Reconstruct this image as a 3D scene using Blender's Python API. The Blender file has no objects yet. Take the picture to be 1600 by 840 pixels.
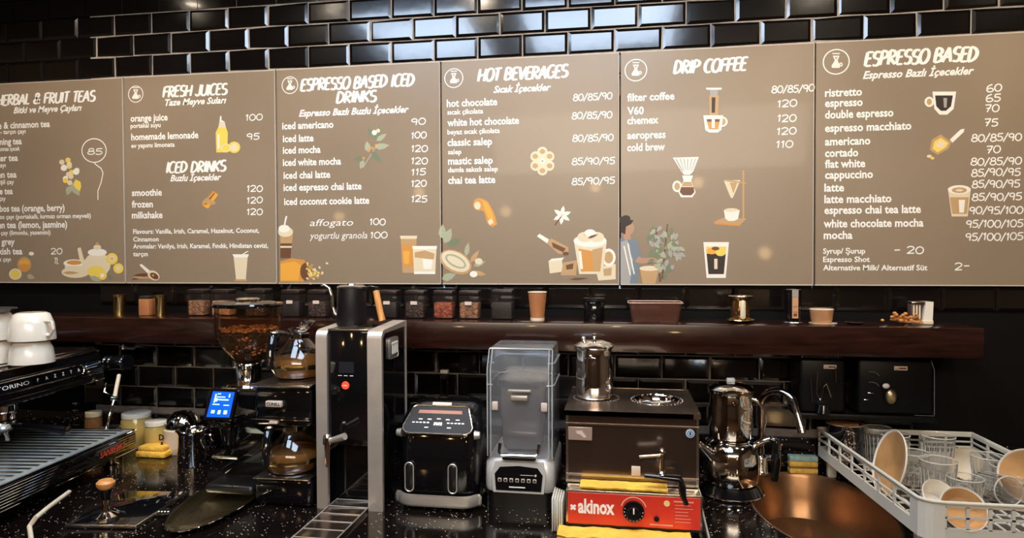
import bpy, bmesh, math, random
from mathutils import Vector, Matrix
random.seed(7)
PI = math.pi
COL = bpy.context.scene.collection

# ------------------------------------------------------------------ camera
CAM = Vector((0.0, -2.2207, 1.5447))
FW = Vector((-0.15744468, 0.98732596, -0.01996536))
RT = Vector((0.98752773, 0.15740463, -0.00357189))
UP = Vector((0.000384, 0.02027877, 0.99979429))
FPX = 1050.0
cd = bpy.data.cameras.new('camera'); cam = bpy.data.objects.new('camera', cd); COL.objects.link(cam)
m = Matrix.Identity(4)
for i in range(3):
    m[i][0] = RT[i]; m[i][1] = UP[i]; m[i][2] = -FW[i]; m[i][3] = CAM[i]
cam.matrix_world = m
cd.sensor_width = 36.0; cd.lens = FPX / 1600 * 36; cd.clip_start = 0.05; cd.clip_end = 50
bpy.context.scene.camera = cam

# ------------------------------------------------------------------ world, exposure, area lights
W = bpy.data.worlds.new('world'); bpy.context.scene.world = W; W.use_nodes = True
W.node_tree.nodes['Background'].inputs[0].default_value = (0.9, 0.8, 0.7, 1)
W.node_tree.nodes['Background'].inputs[1].default_value = 0.02
vs = bpy.context.scene.view_settings
vs.view_transform = 'Standard'; vs.look = 'None'; vs.gamma = 1; vs.exposure = 0.25; vs.use_curve_mapping = False
PANEL_E = 11.0        # ceiling light panels (cool white)
SPOT_W = 26.0        # warm ceiling downlights
PEND_E = 60.0        # pendant bulbs in the room behind the camera

def area(name, loc, target, w, h, energy, col):
    l = bpy.data.lights.new(name, 'AREA'); l.shape = 'RECTANGLE'; l.size = w; l.size_y = h
    l.energy = energy; l.color = col
    o = bpy.data.objects.new(name, l); COL.objects.link(o); o.location = loc
    o.rotation_euler = (Vector(target) - Vector(loc)).to_track_quat('-Z', 'Y').to_euler()
    return o
area('room_light', (0.2, -3.6, 2.6), (0, -0.2, 1.2), 2.6, 0.7, 62, (1.0, 0.86, 0.68))

# ------------------------------------------------------------------ helpers
def ray(px, py): return FW + RT * ((px - 800) / FPX) - UP * ((py - 420) / FPX)
def P(px, py, Y):
    d = ray(px, py); return CAM + d * ((Y - CAM.y) / d.y)
def PZ(px, py, Z):
    d = ray(px, py); return CAM + d * ((Z - CAM.z) / d.z)
def PN(px, py, pt, n):
    d = ray(px, py); return CAM + d * ((Vector(pt) - CAM).dot(n) / d.dot(n))

MATS = {}
def mat(name, col=(0.5, 0.5, 0.5), rough=0.5, metal=0.0, trans=0.0, emit=None, es=1.0, coat=0.0, ior=1.5,
        noise=0.0, nscale=20.0, bump=0.0, bscale=60.0, alpha=1.0, stretch=None, spec=0.5):
    if name in MATS: return MATS[name]
    M = bpy.data.materials.new(name); M.use_nodes = True; nt = M.node_tree
    b = nt.nodes['Principled BSDF']
    b.inputs['Base Color'].default_value = (*col, 1); b.inputs['Roughness'].default_value = rough
    b.inputs['Metallic'].default_value = metal; b.inputs['Transmission Weight'].default_value = trans
    b.inputs['IOR'].default_value = ior; b.inputs['Coat Weight'].default_value = coat
    b.inputs['Alpha'].default_value = alpha; b.inputs['Coat Roughness'].default_value = 0.05
    b.inputs['Specular IOR Level'].default_value = spec
    if emit:
        b.inputs['Emission Color'].default_value = (*emit, 1); b.inputs['Emission Strength'].default_value = es
    tc = nt.nodes.new('ShaderNodeTexCoord'); mp = nt.nodes.new('ShaderNodeMapping')
    nt.links.new(tc.outputs['Object'], mp.inputs[0])
    if stretch: mp.inputs['Scale'].default_value = stretch
    if noise > 0:
        n = nt.nodes.new('ShaderNodeTexNoise'); n.inputs['Scale'].default_value = nscale; n.inputs['Detail'].default_value = 5
        nt.links.new(mp.outputs[0], n.inputs['Vector'])
        r = nt.nodes.new('ShaderNodeMapRange'); r.inputs[1].default_value = 0.3; r.inputs[2].default_value = 0.7
        r.inputs[3].default_value = 1 - noise; r.inputs[4].default_value = 1 + noise
        nt.links.new(n.outputs[0], r.inputs[0])
        v = nt.nodes.new('ShaderNodeVectorMath'); v.operation = 'SCALE'; v.inputs[0].default_value = col
        nt.links.new(r.outputs[0], v.inputs['Scale']); nt.links.new(v.outputs[0], b.inputs['Base Color'])
    if bump > 0:
        n = nt.nodes.new('ShaderNodeTexNoise'); n.inputs['Scale'].default_value = bscale; n.inputs['Detail'].default_value = 3
        nt.links.new(mp.outputs[0], n.inputs['Vector'])
        u = nt.nodes.new('ShaderNodeBump'); u.inputs['Strength'].default_value = bump; u.inputs['Distance'].default_value = 0.01
        nt.links.new(n.outputs[0], u.inputs['Height']); nt.links.new(u.outputs[0], b.inputs['Normal'])
    MATS[name] = M; return M

tile_m = mat('tile_glaze', (0.004, 0.003, 0.0027), 0.15, ior=1.7, bump=0.10, bscale=7, coat=0.5)
grout_m = mat('grout', (0.34, 0.29, 0.25), 0.8, noise=0.3, nscale=30)
wallblk_m = mat('wall_black', (0.002, 0.0015, 0.0015), 0.7, spec=0.15, noise=0.3, nscale=8)
board_m = mat('board_print', (0.255, 0.192, 0.132), 0.34, noise=0.05, nscale=3, coat=0.12)
boardedge_m = mat('board_edge', (0.55, 0.48, 0.4), 0.4)
ink_m = mat('white_ink', (0.86, 0.84, 0.8), 0.5)
wood_m = mat('mahogany', (0.018, 0.0045, 0.0028), 0.25, noise=0.55, nscale=9, stretch=(1.2, 9, 9), coat=0.35)
blk_m = mat('black_plastic', (0.008, 0.008, 0.008), 0.3, noise=0.2, nscale=15, coat=0.15)
blkg_m = mat('black_gloss', (0.004, 0.004, 0.005), 0.06, coat=0.6, noise=0.2, nscale=5)
rub_m = mat('black_rubber', (0.01, 0.01, 0.01), 0.65, noise=0.2, nscale=30)
chr_m = mat('chrome', (0.82, 0.78, 0.73), 0.07, 1.0, bump=0.03, bscale=12)
steel_m = mat('brushed_steel', (0.62, 0.58, 0.53), 0.24, 1.0, noise=0.12, nscale=40, stretch=(1, 1, 12), bump=0.02, bscale=90)
satin_m = mat('satin_aluminium', (0.66, 0.61, 0.55), 0.38, 0.75, noise=0.06, nscale=25)
dsteel_m = mat('dark_steel', (0.20, 0.145, 0.115), 0.20, 0.92, noise=0.12, nscale=10, bump=0.02, bscale=20)
glass_m = mat('clear_glass', (0.97, 0.97, 0.96), 0.03, trans=1.0, ior=1.45)
wet_glass_m = mat('washed_glass', (0.97, 0.95, 0.90), 0.05, trans=0.95, ior=1.45)
rim_glass_m = mat('rim_glass', (0.85, 0.82, 0.75), 0.08, trans=0.45, ior=1.5, coat=0.5)  # whitish copy of the glass: highlights on rims and ribs put into colour
plast_m = mat('clear_plastic', (0.93, 0.94, 0.96), 0.08, trans=0.955, ior=1.18)
smoke_m = mat('smoked_plastic', (0.10, 0.09, 0.09), 0.12, trans=0.55, ior=1.3, noise=0.1, nscale=9)
white_m = mat('white_porcelain', (0.78, 0.72, 0.62), 0.2, coat=0.5, noise=0.04, nscale=6)
offw_m = mat('off_white_plastic', (0.60, 0.57, 0.49), 0.42, noise=0.06, nscale=10)
bean_m = mat('coffee_bean', (0.11, 0.045, 0.016), 0.35, noise=0.5, nscale=60)
coffee_m = mat('coffee_liquid', (0.30, 0.12, 0.03), 0.08, trans=0.35, ior=1.33, noise=0.2, nscale=10)
brass_m = mat('brass', (0.62, 0.47, 0.20), 0.2, 1.0, noise=0.15, nscale=14)
bronze_m = mat('bronze_sink', (0.24, 0.13, 0.065), 0.27, 0.85, noise=0.25, nscale=7, bump=0.05, bscale=14)
hwood_m = mat('oak_handle', (0.62, 0.27, 0.08), 0.4, noise=0.3, nscale=12, stretch=(8, 8, 1))
red_m = mat('red_enamel', (0.62, 0.035, 0.018), 0.35, noise=0.12, nscale=6, coat=0.3)
yel_m = mat('yellow_cloth', (0.83, 0.48, 0.06), 0.85, noise=0.15, nscale=30, bump=0.5, bscale=120)
kraft_m = mat('kraft_paper', (0.40, 0.15, 0.05), 0.7, noise=0.12, nscale=20)
cream_m = mat('cream_ceramic', (0.70, 0.60, 0.45), 0.3, noise=0.06, nscale=10)
terra_m = mat('tan_ceramic', (0.45, 0.22, 0.10), 0.4, noise=0.25, nscale=25)
blue_e = mat('blue_screen', (0.0, 0.01, 0.06), 0.2, emit=(0.0, 0.09, 1.0), es=1.3)
lblue_e = mat('screen_symbols', (0.3, 0.6, 0.9), 0.3, emit=(0.25, 0.6, 1.0), es=2.2)
red_e = mat('red_led', (0.5, 0.02, 0.01), 0.3, emit=(1.0, 0.05, 0.02), es=1.6)
whiteled_e = mat('white_led', (0.9, 0.9, 0.8), 0.3, emit=(1.0, 0.9, 0.75), es=2.0)
badge_m = mat('pale_badge', (0.62, 0.50, 0.42), 0.4)
floor_m = mat('floor_wood', (0.10, 0.05, 0.025), 0.4, noise=0.4, nscale=6, stretch=(1, 8, 1))
plas_m = mat('warm_plaster', (0.16, 0.105, 0.07), 0.8, noise=0.12, nscale=3)
ceil_m = mat('ceiling_dark', (0.05, 0.04, 0.035), 0.8, noise=0.2, nscale=4)
spg_m = mat('sponge_yellow', (0.80, 0.48, 0.08), 0.9, noise=0.2, nscale=60, bump=0.6, bscale=150)
spb_m = mat('scourer_teal', (0.30, 0.42, 0.36), 0.9, noise=0.3, nscale=80)

def granite():
    M = bpy.data.materials.new('black_granite'); M.use_nodes = True; nt = M.node_tree; b = nt.nodes['Principled BSDF']
    tc = nt.nodes.new('ShaderNodeTexCoord')
    vo = nt.nodes.new('ShaderNodeTexVoronoi'); vo.inputs['Scale'].default_value = 190
    nt.links.new(tc.outputs['Object'], vo.inputs['Vector'])
    lt = nt.nodes.new('ShaderNodeMath'); lt.operation = 'LESS_THAN'; lt.inputs[1].default_value = 0.27
    nt.links.new(vo.outputs['Distance'], lt.inputs[0])
    sep = nt.nodes.new('ShaderNodeSeparateColor'); nt.links.new(vo.outputs['Color'], sep.inputs[0])
    gt = nt.nodes.new('ShaderNodeMath'); gt.operation = 'GREATER_THAN'; gt.inputs[1].default_value = 0.90
    nt.links.new(sep.outputs[0], gt.inputs[0])
    mu = nt.nodes.new('ShaderNodeMath'); mu.operation = 'MULTIPLY'
    nt.links.new(lt.outputs[0], mu.inputs[0]); nt.links.new(gt.outputs[0], mu.inputs[1])
    mx = nt.nodes.new('ShaderNodeMix'); mx.data_type = 'RGBA'
    mx.inputs['A'].default_value = (0.005, 0.0032, 0.0028, 1); mx.inputs['B'].default_value = (0.75, 0.62, 0.50, 1)
    nt.links.new(mu.outputs[0], mx.inputs['Factor']); nt.links.new(mx.outputs['Result'], b.inputs['Base Color'])
    b.inputs['Roughness'].default_value = 0.12; b.inputs['Specular IOR Level'].default_value = 0.4
    return M
granite_m = granite()

def speckled():
    M = bpy.data.materials.new('speckled_glaze'); M.use_nodes = True; nt = M.node_tree; b = nt.nodes['Principled BSDF']
    tc = nt.nodes.new('ShaderNodeTexCoord'); vo = nt.nodes.new('ShaderNodeTexVoronoi'); vo.inputs['Scale'].default_value = 130
    nt.links.new(tc.outputs['Object'], vo.inputs['Vector'])
    lt = nt.nodes.new('ShaderNodeMath'); lt.operation = 'LESS_THAN'; lt.inputs[1].default_value = 0.38
    nt.links.new(vo.outputs['Distance'], lt.inputs[0])
    mx = nt.nodes.new('ShaderNodeMix'); mx.data_type = 'RGBA'
    mx.inputs['A'].default_value = (0.03, 0.015, 0.01, 1); mx.inputs['B'].default_value = (0.6, 0.42, 0.28, 1)
    nt.links.new(lt.outputs[0], mx.inputs['Factor']); nt.links.new(mx.outputs['Result'], b.inputs['Base Color'])
    b.inputs['Roughness'].default_value = 0.3
    return M
speck_m = speckled()

class MB:
    """collects shapes into one mesh"""
    def __init__(s): s.bm = bmesh.new(); s.mi = 0; s.smooth = True
    def _app(s, tmp, M=None):
        if M is not None: bmesh.ops.transform(tmp, matrix=M, verts=tmp.verts)
        for f in tmp.faces: f.material_index = s.mi
        me = bpy.data.meshes.new('t'); tmp.to_mesh(me); tmp.free(); s.bm.from_mesh(me); bpy.data.meshes.remove(me); return s
    def box(s, x0, x1, y0, y1, z0, z1, r=0.0, seg=2, M=None):
        t = bmesh.new(); bmesh.ops.create_cube(t, size=1)
        for v in t.verts:
            v.co = Vector(((x0 + x1) / 2 + v.co.x * (x1 - x0), (y0 + y1) / 2 + v.co.y * (y1 - y0), (z0 + z1) / 2 + v.co.z * (z1 - z0)))
        if r > 0: bmesh.ops.bevel(t, geom=list(t.edges), offset=r, segments=seg, affect='EDGES', profile=0.5)
        return s._app(t, M)
    def cyl(s, p0, p1, r0, r1=None, seg=20, cap=True):
        r1 = r0 if r1 is None else r1; p0 = Vector(p0); p1 = Vector(p1); d = p1 - p0
        t = bmesh.new(); bmesh.ops.create_cone(t, cap_ends=cap, segments=seg, radius1=r0, radius2=r1, depth=d.length)
        q = d.to_track_quat('Z', 'Y').to_matrix().to_4x4(); q.translation = (p0 + p1) / 2
        return s._app(t, q)
    def lathe(s, prof, loc=(0, 0, 0), seg=32, sx=1.0, sy=1.0, M=None, a0=0.0, a1=2 * PI):
        t = bmesh.new(); full = abs(a1 - a0 - 2 * PI) < 1e-6; rings = []
        n = seg if full else seg + 1
        for r, z in prof:
            if r < 1e-6: rings.append([t.verts.new((loc[0], loc[1], loc[2] + z))])
            else: rings.append([t.verts.new((loc[0] + sx * r * math.cos(a0 + (a1 - a0) * i / seg), loc[1] + sy * r * math.sin(a0 + (a1 - a0) * i / seg), loc[2] + z)) for i in range(n)])
        for a, b in zip(rings, rings[1:]):
            for i in range(seg):
                j = (i + 1) % n if full else i + 1
                try:
                    if len(a) == 1 and len(b) > 1: t.faces.new((a[0], b[j], b[i]))
                    elif len(b) == 1 and len(a) > 1: t.faces.new((a[i], a[j], b[0]))
                    elif len(a) > 1: t.faces.new((a[i], a[j], b[j], b[i]))
                except ValueError: pass
        return s._app(t, M)
    def tube(s, pts, r, seg=8, cap=True, flat=1.0):
        pts = [Vector(p) for p in pts]; rs = r if isinstance(r, (list, tuple)) else [r] * len(pts)
        t = bmesh.new(); rings = []; prev = None
        for i, p in enumerate(pts):
            d = (pts[min(i + 1, len(pts) - 1)] - pts[max(i - 1, 0)]).normalized()
            if prev is None:
                u = d.orthogonal().normalized()
            else: u = (prev - d * prev.dot(d)).normalized()
            prev = u; v = d.cross(u)
            rings.append([t.verts.new(p + (u * math.cos(2 * PI * k / seg) + v * math.sin(2 * PI * k / seg) * flat) * rs[i]) for k in range(seg)])
        for a, b in zip(rings, rings[1:]):
            for k in range(seg): t.faces.new((a[k], a[(k + 1) % seg], b[(k + 1) % seg], b[k]))
        if cap: t.faces.new(rings[0][::-1]); t.faces.new(rings[-1])
        return s._app(t)
    def prism(s, poly, vec, M=None):
        t = bmesh.new(); vec = Vector(vec); a = [t.verts.new(Vector(p)) for p in poly]; b = [t.verts.new(Vector(p) + vec) for p in poly]
        t.faces.new(a[::-1]); t.faces.new(b)
        for i in range(len(a)): t.faces.new((a[i], a[(i + 1) % len(a)], b[(i + 1) % len(a)], b[i]))
        bmesh.ops.recalc_face_normals(t, faces=t.faces)
        return s._app(t, M)
    def poly(s, pts):
        vs_ = [s.bm.verts.new(Vector(p)) for p in pts]
        f = s.bm.faces.new(vs_); f.material_index = s.mi; return s
    def ball(s, c, r, seg=12, sc=(1, 1, 1), M=None):
        t = bmesh.new(); bmesh.ops.create_uvsphere(t, u_segments=seg, v_segments=max(6, seg // 2), radius=r)
        for v in t.verts: v.co = Vector((v.co.x * sc[0] + c[0], v.co.y * sc[1] + c[1], v.co.z * sc[2] + c[2]))
        return s._app(t, M)
    def done(s, name, mats, parent=None, loc=None, smooth=True, ang=40, thick=0):
        bm = s.bm
        bmesh.ops.recalc_face_normals(bm, faces=bm.faces) if smooth else None
        me = bpy.data.meshes.new(name); bm.to_mesh(me); bm.free()
        for M in (mats if isinstance(mats, (list, tuple)) else [mats]): me.materials.append(M)
        if smooth:
            me.polygons.foreach_set('use_smooth', [True] * len(me.polygons)); me.set_sharp_from_angle(angle=math.radians(ang))
        o = bpy.data.objects.new(name, me); COL.objects.link(o)
        if loc is not None: o.location = loc
        if parent is not None: o.parent = parent
        if thick: md = o.modifiers.new('thickness', 'SOLIDIFY'); md.thickness = thick; md.offset = -1
        return o

def tag(o, label=None, cat=None, group=None, kind=None):
    if label: o['label'] = label
    if cat: o['category'] = cat
    if group: o['group'] = group
    if kind: o['kind'] = kind
    return o
def thing(name, label, cat, loc=(0, 0, 0), rz=0.0, group=None):
    o = bpy.data.objects.new(name, None); COL.objects.link(o); o.location = loc; o.rotation_euler = (0, 0, rz); o.empty_display_size = 0.05
    return tag(o, label, cat, group)
def copy_tree(o, parent=None):
    c = o.copy(); COL.objects.link(c)
    if parent: c.parent = parent
    for ch in list(o.children): copy_tree(ch, c)
    return c
def arc(cx, cy, rx, ry, a0, a1, n=10):
    return [(cx + rx * math.cos(math.radians(a0 + (a1 - a0) * i / n)), cy + ry * math.sin(math.radians(a0 + (a1 - a0) * i / n))) for i in range(n + 1)]

# ------------------------------------------------------------------ setting
CZ = 0.87      # worktop height
ROOM = (-3.3, 2.6, -5.6, 0.008, 2.75)
tag(MB().box(ROOM[0], ROOM[1], ROOM[2], 0.2, -0.1, 0.0).done('floor', floor_m), kind='structure')
tag(MB().box(ROOM[0], ROOM[1], ROOM[2], 0.2, ROOM[4], ROOM[4] + 0.1).done('ceiling', ceil_m), kind='structure')
wall = tag(MB().box(ROOM[0], ROOM[1], 0.008, 0.2, 0.0, ROOM[4]).done('wall_back', wallblk_m), kind='structure')
tag(MB().box(ROOM[0] - 0.1, ROOM[0], ROOM[2], 0.2, 0, ROOM[4]).done('wall_left', plas_m), kind='structure')
tag(MB().box(ROOM[1], ROOM[1] + 0.1, ROOM[2], 0.2, 0, ROOM[4]).done('wall_right', plas_m), kind='structure')
tag(MB().box(ROOM[0], ROOM[1], ROOM[2] - 0.1, ROOM[2], 0, ROOM[4]).done('wall_front', plas_m), kind='structure')
MB().box(-1.93, 1.46, 0.0035, 0.0085, 2.12, 2.75).done('grout', grout_m, wall)
MB().box(-1.93, 0.78, 0.0035, 0.0085, 0.90, 1.33).done('grout', mat('grout_low', (0.16, 0.13, 0.11), 0.8, noise=0.3, nscale=30), wall)  # darker grout copy, shade below the shelf put into its colour
TP, TH, TX0 = 0.1512, 0.0757, 0.137
def tile_mesh():
    t = MB(); w, h, b = 0.0748, 0.03705, 0.010
    def ringv(iw, ih, y): return [(-iw, y, -ih), (iw, y, -ih), (iw, y, ih), (-iw, y, ih)]
    R = [ringv(w, h, 0.0), ringv(w, h, -0.0035), ringv(w - b, h - b, -0.0075)]
    V = [[t.bm.verts.new(p) for p in r] for r in R]
    for a, c in zip(V, V[1:]):
        for i in range(4): t.bm.faces.new((a[i], a[(i + 1) % 4], c[(i + 1) % 4], c[i]))
    t.bm.faces.new(V[-1]); return t
t0 = tile_mesh().done('tile', tile_m, wall, smooth=False)
tmesh = t0.data; first = True
def put_tile(x, z):
    global first
    if first: o = t0; first = False
    else: o = bpy.data.objects.new('tile', tmesh); COL.objects.link(o); o.parent = wall
    o.location = (x, 0.0075, z)
    o.rotation_euler = (random.gauss(0, 0.006), 0, random.gauss(0, 0.008))
for k in (-2, -1, 0, 1, 2, 11, 13, 14, 15, 16):
    zb = 2.279 - TH * k      # row k is from zb-TH to zb
    zc = zb - TH / 2
    off = 0.0 if k % 2 == 0 else 0.5
    x0, x1 = (-2.46, 1.40) if k < 5 else ((-1.95, 0.82) if k > 12 else (-1.95, 1.3))
    n0 = math.ceil((x0 - TX0) / TP - off - 0.5); 
    x = TX0 + (n0 + off + 0.5) * TP
    while x < x1:
        put_tile(x, zc); x += TP
up = MB()
for k in (-3, -4, -5, -6):
    zc = 2.279 - TH * k - TH / 2; x = -2.4 + (0 if k % 2 == 0 else TP / 2)
    while x < 1.4:
        up.box(x - 0.0743, x + 0.0743, -0.0, 0.0075, zc - 0.0364, zc + 0.0364); x += TP
tag(up.done('tile_field', tile_m, wall, smooth=False), kind='stuff')

# ceiling lights (real lamps, they mirror in the glazed tiles)
def led_panel(loc, sx, sy, label, col, e, group=None):
    t = thing('ceiling_light', label, 'ceiling light', loc, 0, group)
    f = MB(); f.box(-sx / 2 - .03, sx / 2 + .03, -sy / 2 - .03, -sy / 2, -.03, 0); f.box(-sx / 2 - .03, sx / 2 + .03, sy / 2, sy / 2 + .03, -.03, 0)
    f.box(-sx / 2 - .03, -sx / 2, -sy / 2, sy / 2, -.03, 0); f.box(sx / 2, sx / 2 + .03, -sy / 2, sy / 2, -.03, 0)
    f.done('frame', blk_m, t)
    MB().box(-sx / 2, sx / 2, -sy / 2, sy / 2, -.02, -.005).done('diffuser', mat('led_' + str(len(MATS)), (0.8, 0.8, 0.8), 0.5, emit=col, es=e), t, smooth=False)
led_panel((-1.02, -1.35, 2.75), 0.60, 0.85, 'cool white ceiling panel left of the menu centre', (0.62, 0.78, 1.0), PANEL_E)
led_panel((-0.10, -1.35, 2.75), 0.75, 0.85, 'cool white ceiling panel over the menu centre', (0.62, 0.78, 1.0), PANEL_E)
def downlight(x, y, w, label):
    t = thing('downlight', label, 'ceiling light', (x, y, 2.75), 0, 'downlights over the counter')
    MB().lathe([(0.045, 0), (0.05, -0.012), (0.038, -0.012), (0.034, -0.004)], seg=20).done('trim_ring', chr_m, t)
    MB().cyl((0, 0, -0.003), (0, 0, -0.006), 0.034, seg=20).done('lens', mat('lamp_lens', (0.9, 0.8, 0.7), 0.3, emit=(1.0, 0.84, 0.62), es=25), t)
    l = bpy.data.lights.new('lamp', 'SPOT'); l.energy = w; l.color = (1.0, 0.84, 0.64); l.spot_size = math.radians(92); l.spot_blend = 0.7; l.shadow_soft_size = 0.035
    o = bpy.data.objects.new('lamp', l); COL.objects.link(o); o.parent = t; o.location = (0, 0, -0.02)
    tgt = Vector((x, -0.12, 1.55)) - Vector((x, y, 2.73)); o.rotation_euler = tgt.to_track_quat('-Z', 'Y').to_euler()
for i, x in enumerate((-2.0, -1.3, -0.6, 0.1, 0.8, 1.5)):
    downlight(x, -0.72, SPOT_W, 'small warm recessed downlight in the ceiling over the counter')
def pendant(x, y, z, r=0.05, e=PEND_E, col=(1.0, 0.62, 0.28)):
    t = thing('pendant_lamp', 'glowing round pendant bulb on a black cord', 'pendant lamp', (x, y, z), 0, 'pendant bulbs in the room')
    MB().ball((0, 0, 0), r, 16).done('bulb', mat('bulb_glow', (1, .8, .5), 0.4, emit=col, es=e), t)
    MB().cyl((0, 0, r * .8), (0, 0, r * 1.8), 0.02).done('socket', blk_m, t)
    MB().tube([(0, 0, r * 1.8), (0, 0, 2.75 - z)], 0.003, 6).done('cord', rub_m, t)
def mirror_lamp(px, py, y):
    p = P(px, py, -0.014); k = (p.y - y) / (p.y - CAM.y)
    return (p.x + (p.x - 0) * k, y, p.z + (p.z - CAM.z) * k)
for px, py, y in ((1090, 285, -4.2), (655, 300, -4.2), (530, 338, -4.6), (790, 330, -4.6), (1195, 395, -3.6), (930, 292, -4.9)):
    q = mirror_lamp(px, py, y); pendant(q[0], q[1], min(q[2], 2.5))

# worktop with sink cut-out
SX, SY, SA, SB = 0.527, -0.325, 0.168, 0.285
def sink_pt(a, k=1.0):
    c, s_ = math.cos(a), math.sin(a)
    return (SX + k * SA * math.copysign(abs(c) ** 0.9, c), SY + k * SB * math.copysign(abs(s_) ** 0.9, s_))
def worktop():
    t = MB(); x0, x1, y0, y1 = -2.9, 2.3, -0.80, -0.001; N = 64
    A = [2 * PI * i / N for i in range(N)]
    inner = [sink_pt(a) for a in A]
    bx0, bx1, by0, by1 = SX - 0.26, SX + 0.26, -0.80, -0.001
    outer = []
    for a in A:
        c, s_ = math.cos(a), math.sin(a); k = min((0.26 / abs(c)) if abs(c) > 1e-6 else 9, ((by1 - SY) / s_) if s_ > 1e-6 else (((SY - by0) / -s_) if s_ < -1e-6 else 9))
        outer.append((SX + c * k, SY + s_ * k))
    for z in (CZ, CZ - 0.03):
        vi = [t.bm.verts.new((p[0], p[1], z)) for p in inner]; vo = [t.bm.verts.new((p[0], p[1], z)) for p in outer]
        for i in range(N): t.bm.faces.new((vi[i], vi[(i + 1) % N], vo[(i + 1) % N], vo[i]))
        cs = [(bx0, by0), (bx1, by0), (bx1, by1), (bx0, by1)]
        for cx, cy in cs:
            if not any(abs(p[0] - cx) < 1e-6 and abs(p[1] - cy) < 1e-6 for p in outer):
                q = sorted(range(N), key=lambda i: (outer[i][0] - cx) ** 2 + (outer[i][1] - cy) ** 2)
                a_ = next(i for i in q if abs(outer[i][0] - cx) < 1e-5); b_ = next(i for i in q if abs(outer[i][1] - cy) < 1e-5)
                if a_ != b_: t.bm.faces.new((vo[a_], vo[b_], t.bm.verts.new((cx, cy, z))))
        if z == CZ: top = vi
        else:
            for i in range(N): t.bm.faces.new((top[i], top[(i + 1) % N], vi[(i + 1) % N], vi[i]))
    t.box(x0, bx0, y0, y1, CZ - 0.03, CZ); t.box(bx1, x1, y0, y1, CZ - 0.03, CZ)
    t.box(x0, x1, y0, y0 + 0.01, CZ - 0.06, CZ - 0.0005)
    return t
w_o = worktop().done('worktop', granite_m, smooth=False)
tag(w_o, 'long black speckled granite worktop running below the menu wall', 'worktop')
tag(MB().box(-2.9, 2.2, -0.022, -0.001, CZ + .0005, 0.972, 0.002).done('trim_1', granite_m), kind='structure')
# side arm of the worktop under the espresso machine
MB().box(-2.9, -1.30, -2.2, -0.802, CZ - 0.03, CZ - 0.0002).done('side_worktop', granite_m, w_o)
cab = thing('base_cabinet', 'dark cabinet run carrying the granite worktop', 'cabinet', (0, 0, 0))
MB().box(-2.9, 0.25, -0.74, -0.03, 0.09, CZ - 0.031).done('carcass', blk_m, cab)
MB().box(0.80, 2.3, -0.74, -0.03, 0.09, CZ - 0.031).done('carcass', blk_m, cab)
MB().box(0.25, 0.80, -0.74, -0.03, 0.09, 0.64).done('carcass', blk_m, cab)
MB().box(-2.9, 2.3, -0.70, -0.03, 0.0, 0.09).done('plinth', rub_m, cab)

# sink bowl
sk = MB(); N = 48; prof = [(1.04, 0.0012), (1.0, 0.0015), (0.975, -0.012), (0.95, -0.07), (0.86, -0.125), (0.6, -0.15), (0.12, -0.155)]
rings = [[sk.bm.verts.new((*sink_pt(2 * PI * i / N, k), CZ + z)) for i in range(N)] for k, z in prof]
for a, b in zip(rings, rings[1:]):
    for i in range(N): sk.bm.faces.new((a[i], a[(i + 1) % N], b[(i + 1) % N], b[i]))
sink = sk.done('basin', bronze_m, thick=0.0015); sink_t = thing('sink', 'oval bronze sink sunk into the granite worktop by the dish rack', 'sink', (0, 0, 0)); sink.parent = sink_t
MB().lathe([(0.0, -0.153), (0.02, -0.153), (0.024, -0.151), (0.03, -0.153)], (SX, SY, CZ)).done('drain', chr_m, sink_t)

# shelf
sh = tag(MB().box(-2.9, 0.99, -0.20, -0.001, 1.256, 1.340, 0.002).done('wall_shelf', wood_m), 'long dark mahogany shelf mounted below the menu boards', 'shelf')
for px, wh in ((340, 'beside the grinder hopper'), (655, 'right of the water dispenser'), (742, 'left of the blender'), (500, 'above the upper coffee carafe'), (905, 'behind the steel pot on the boiler')):
    p = P(px, 553, -0.10); d = thing('puck_light', 'small round unlit chrome-rimmed light under the shelf ' + wh, 'light', (p.x, -0.10, 1.2555), 0, 'puck lights under the shelf')
    MB().lathe([(0.03, 0), (0.032, -0.008), (0.026, -0.010), (0.024, -0.006), (0, -0.006)]).done('rim', chr_m, d)
    MB().cyl((0, 0, -0.0065), (0, 0, -0.008), 0.022).done('lens', smoke_m, d)

# ------------------------------------------------------------------ writing
def _c(*a): return arc(*a)
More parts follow.
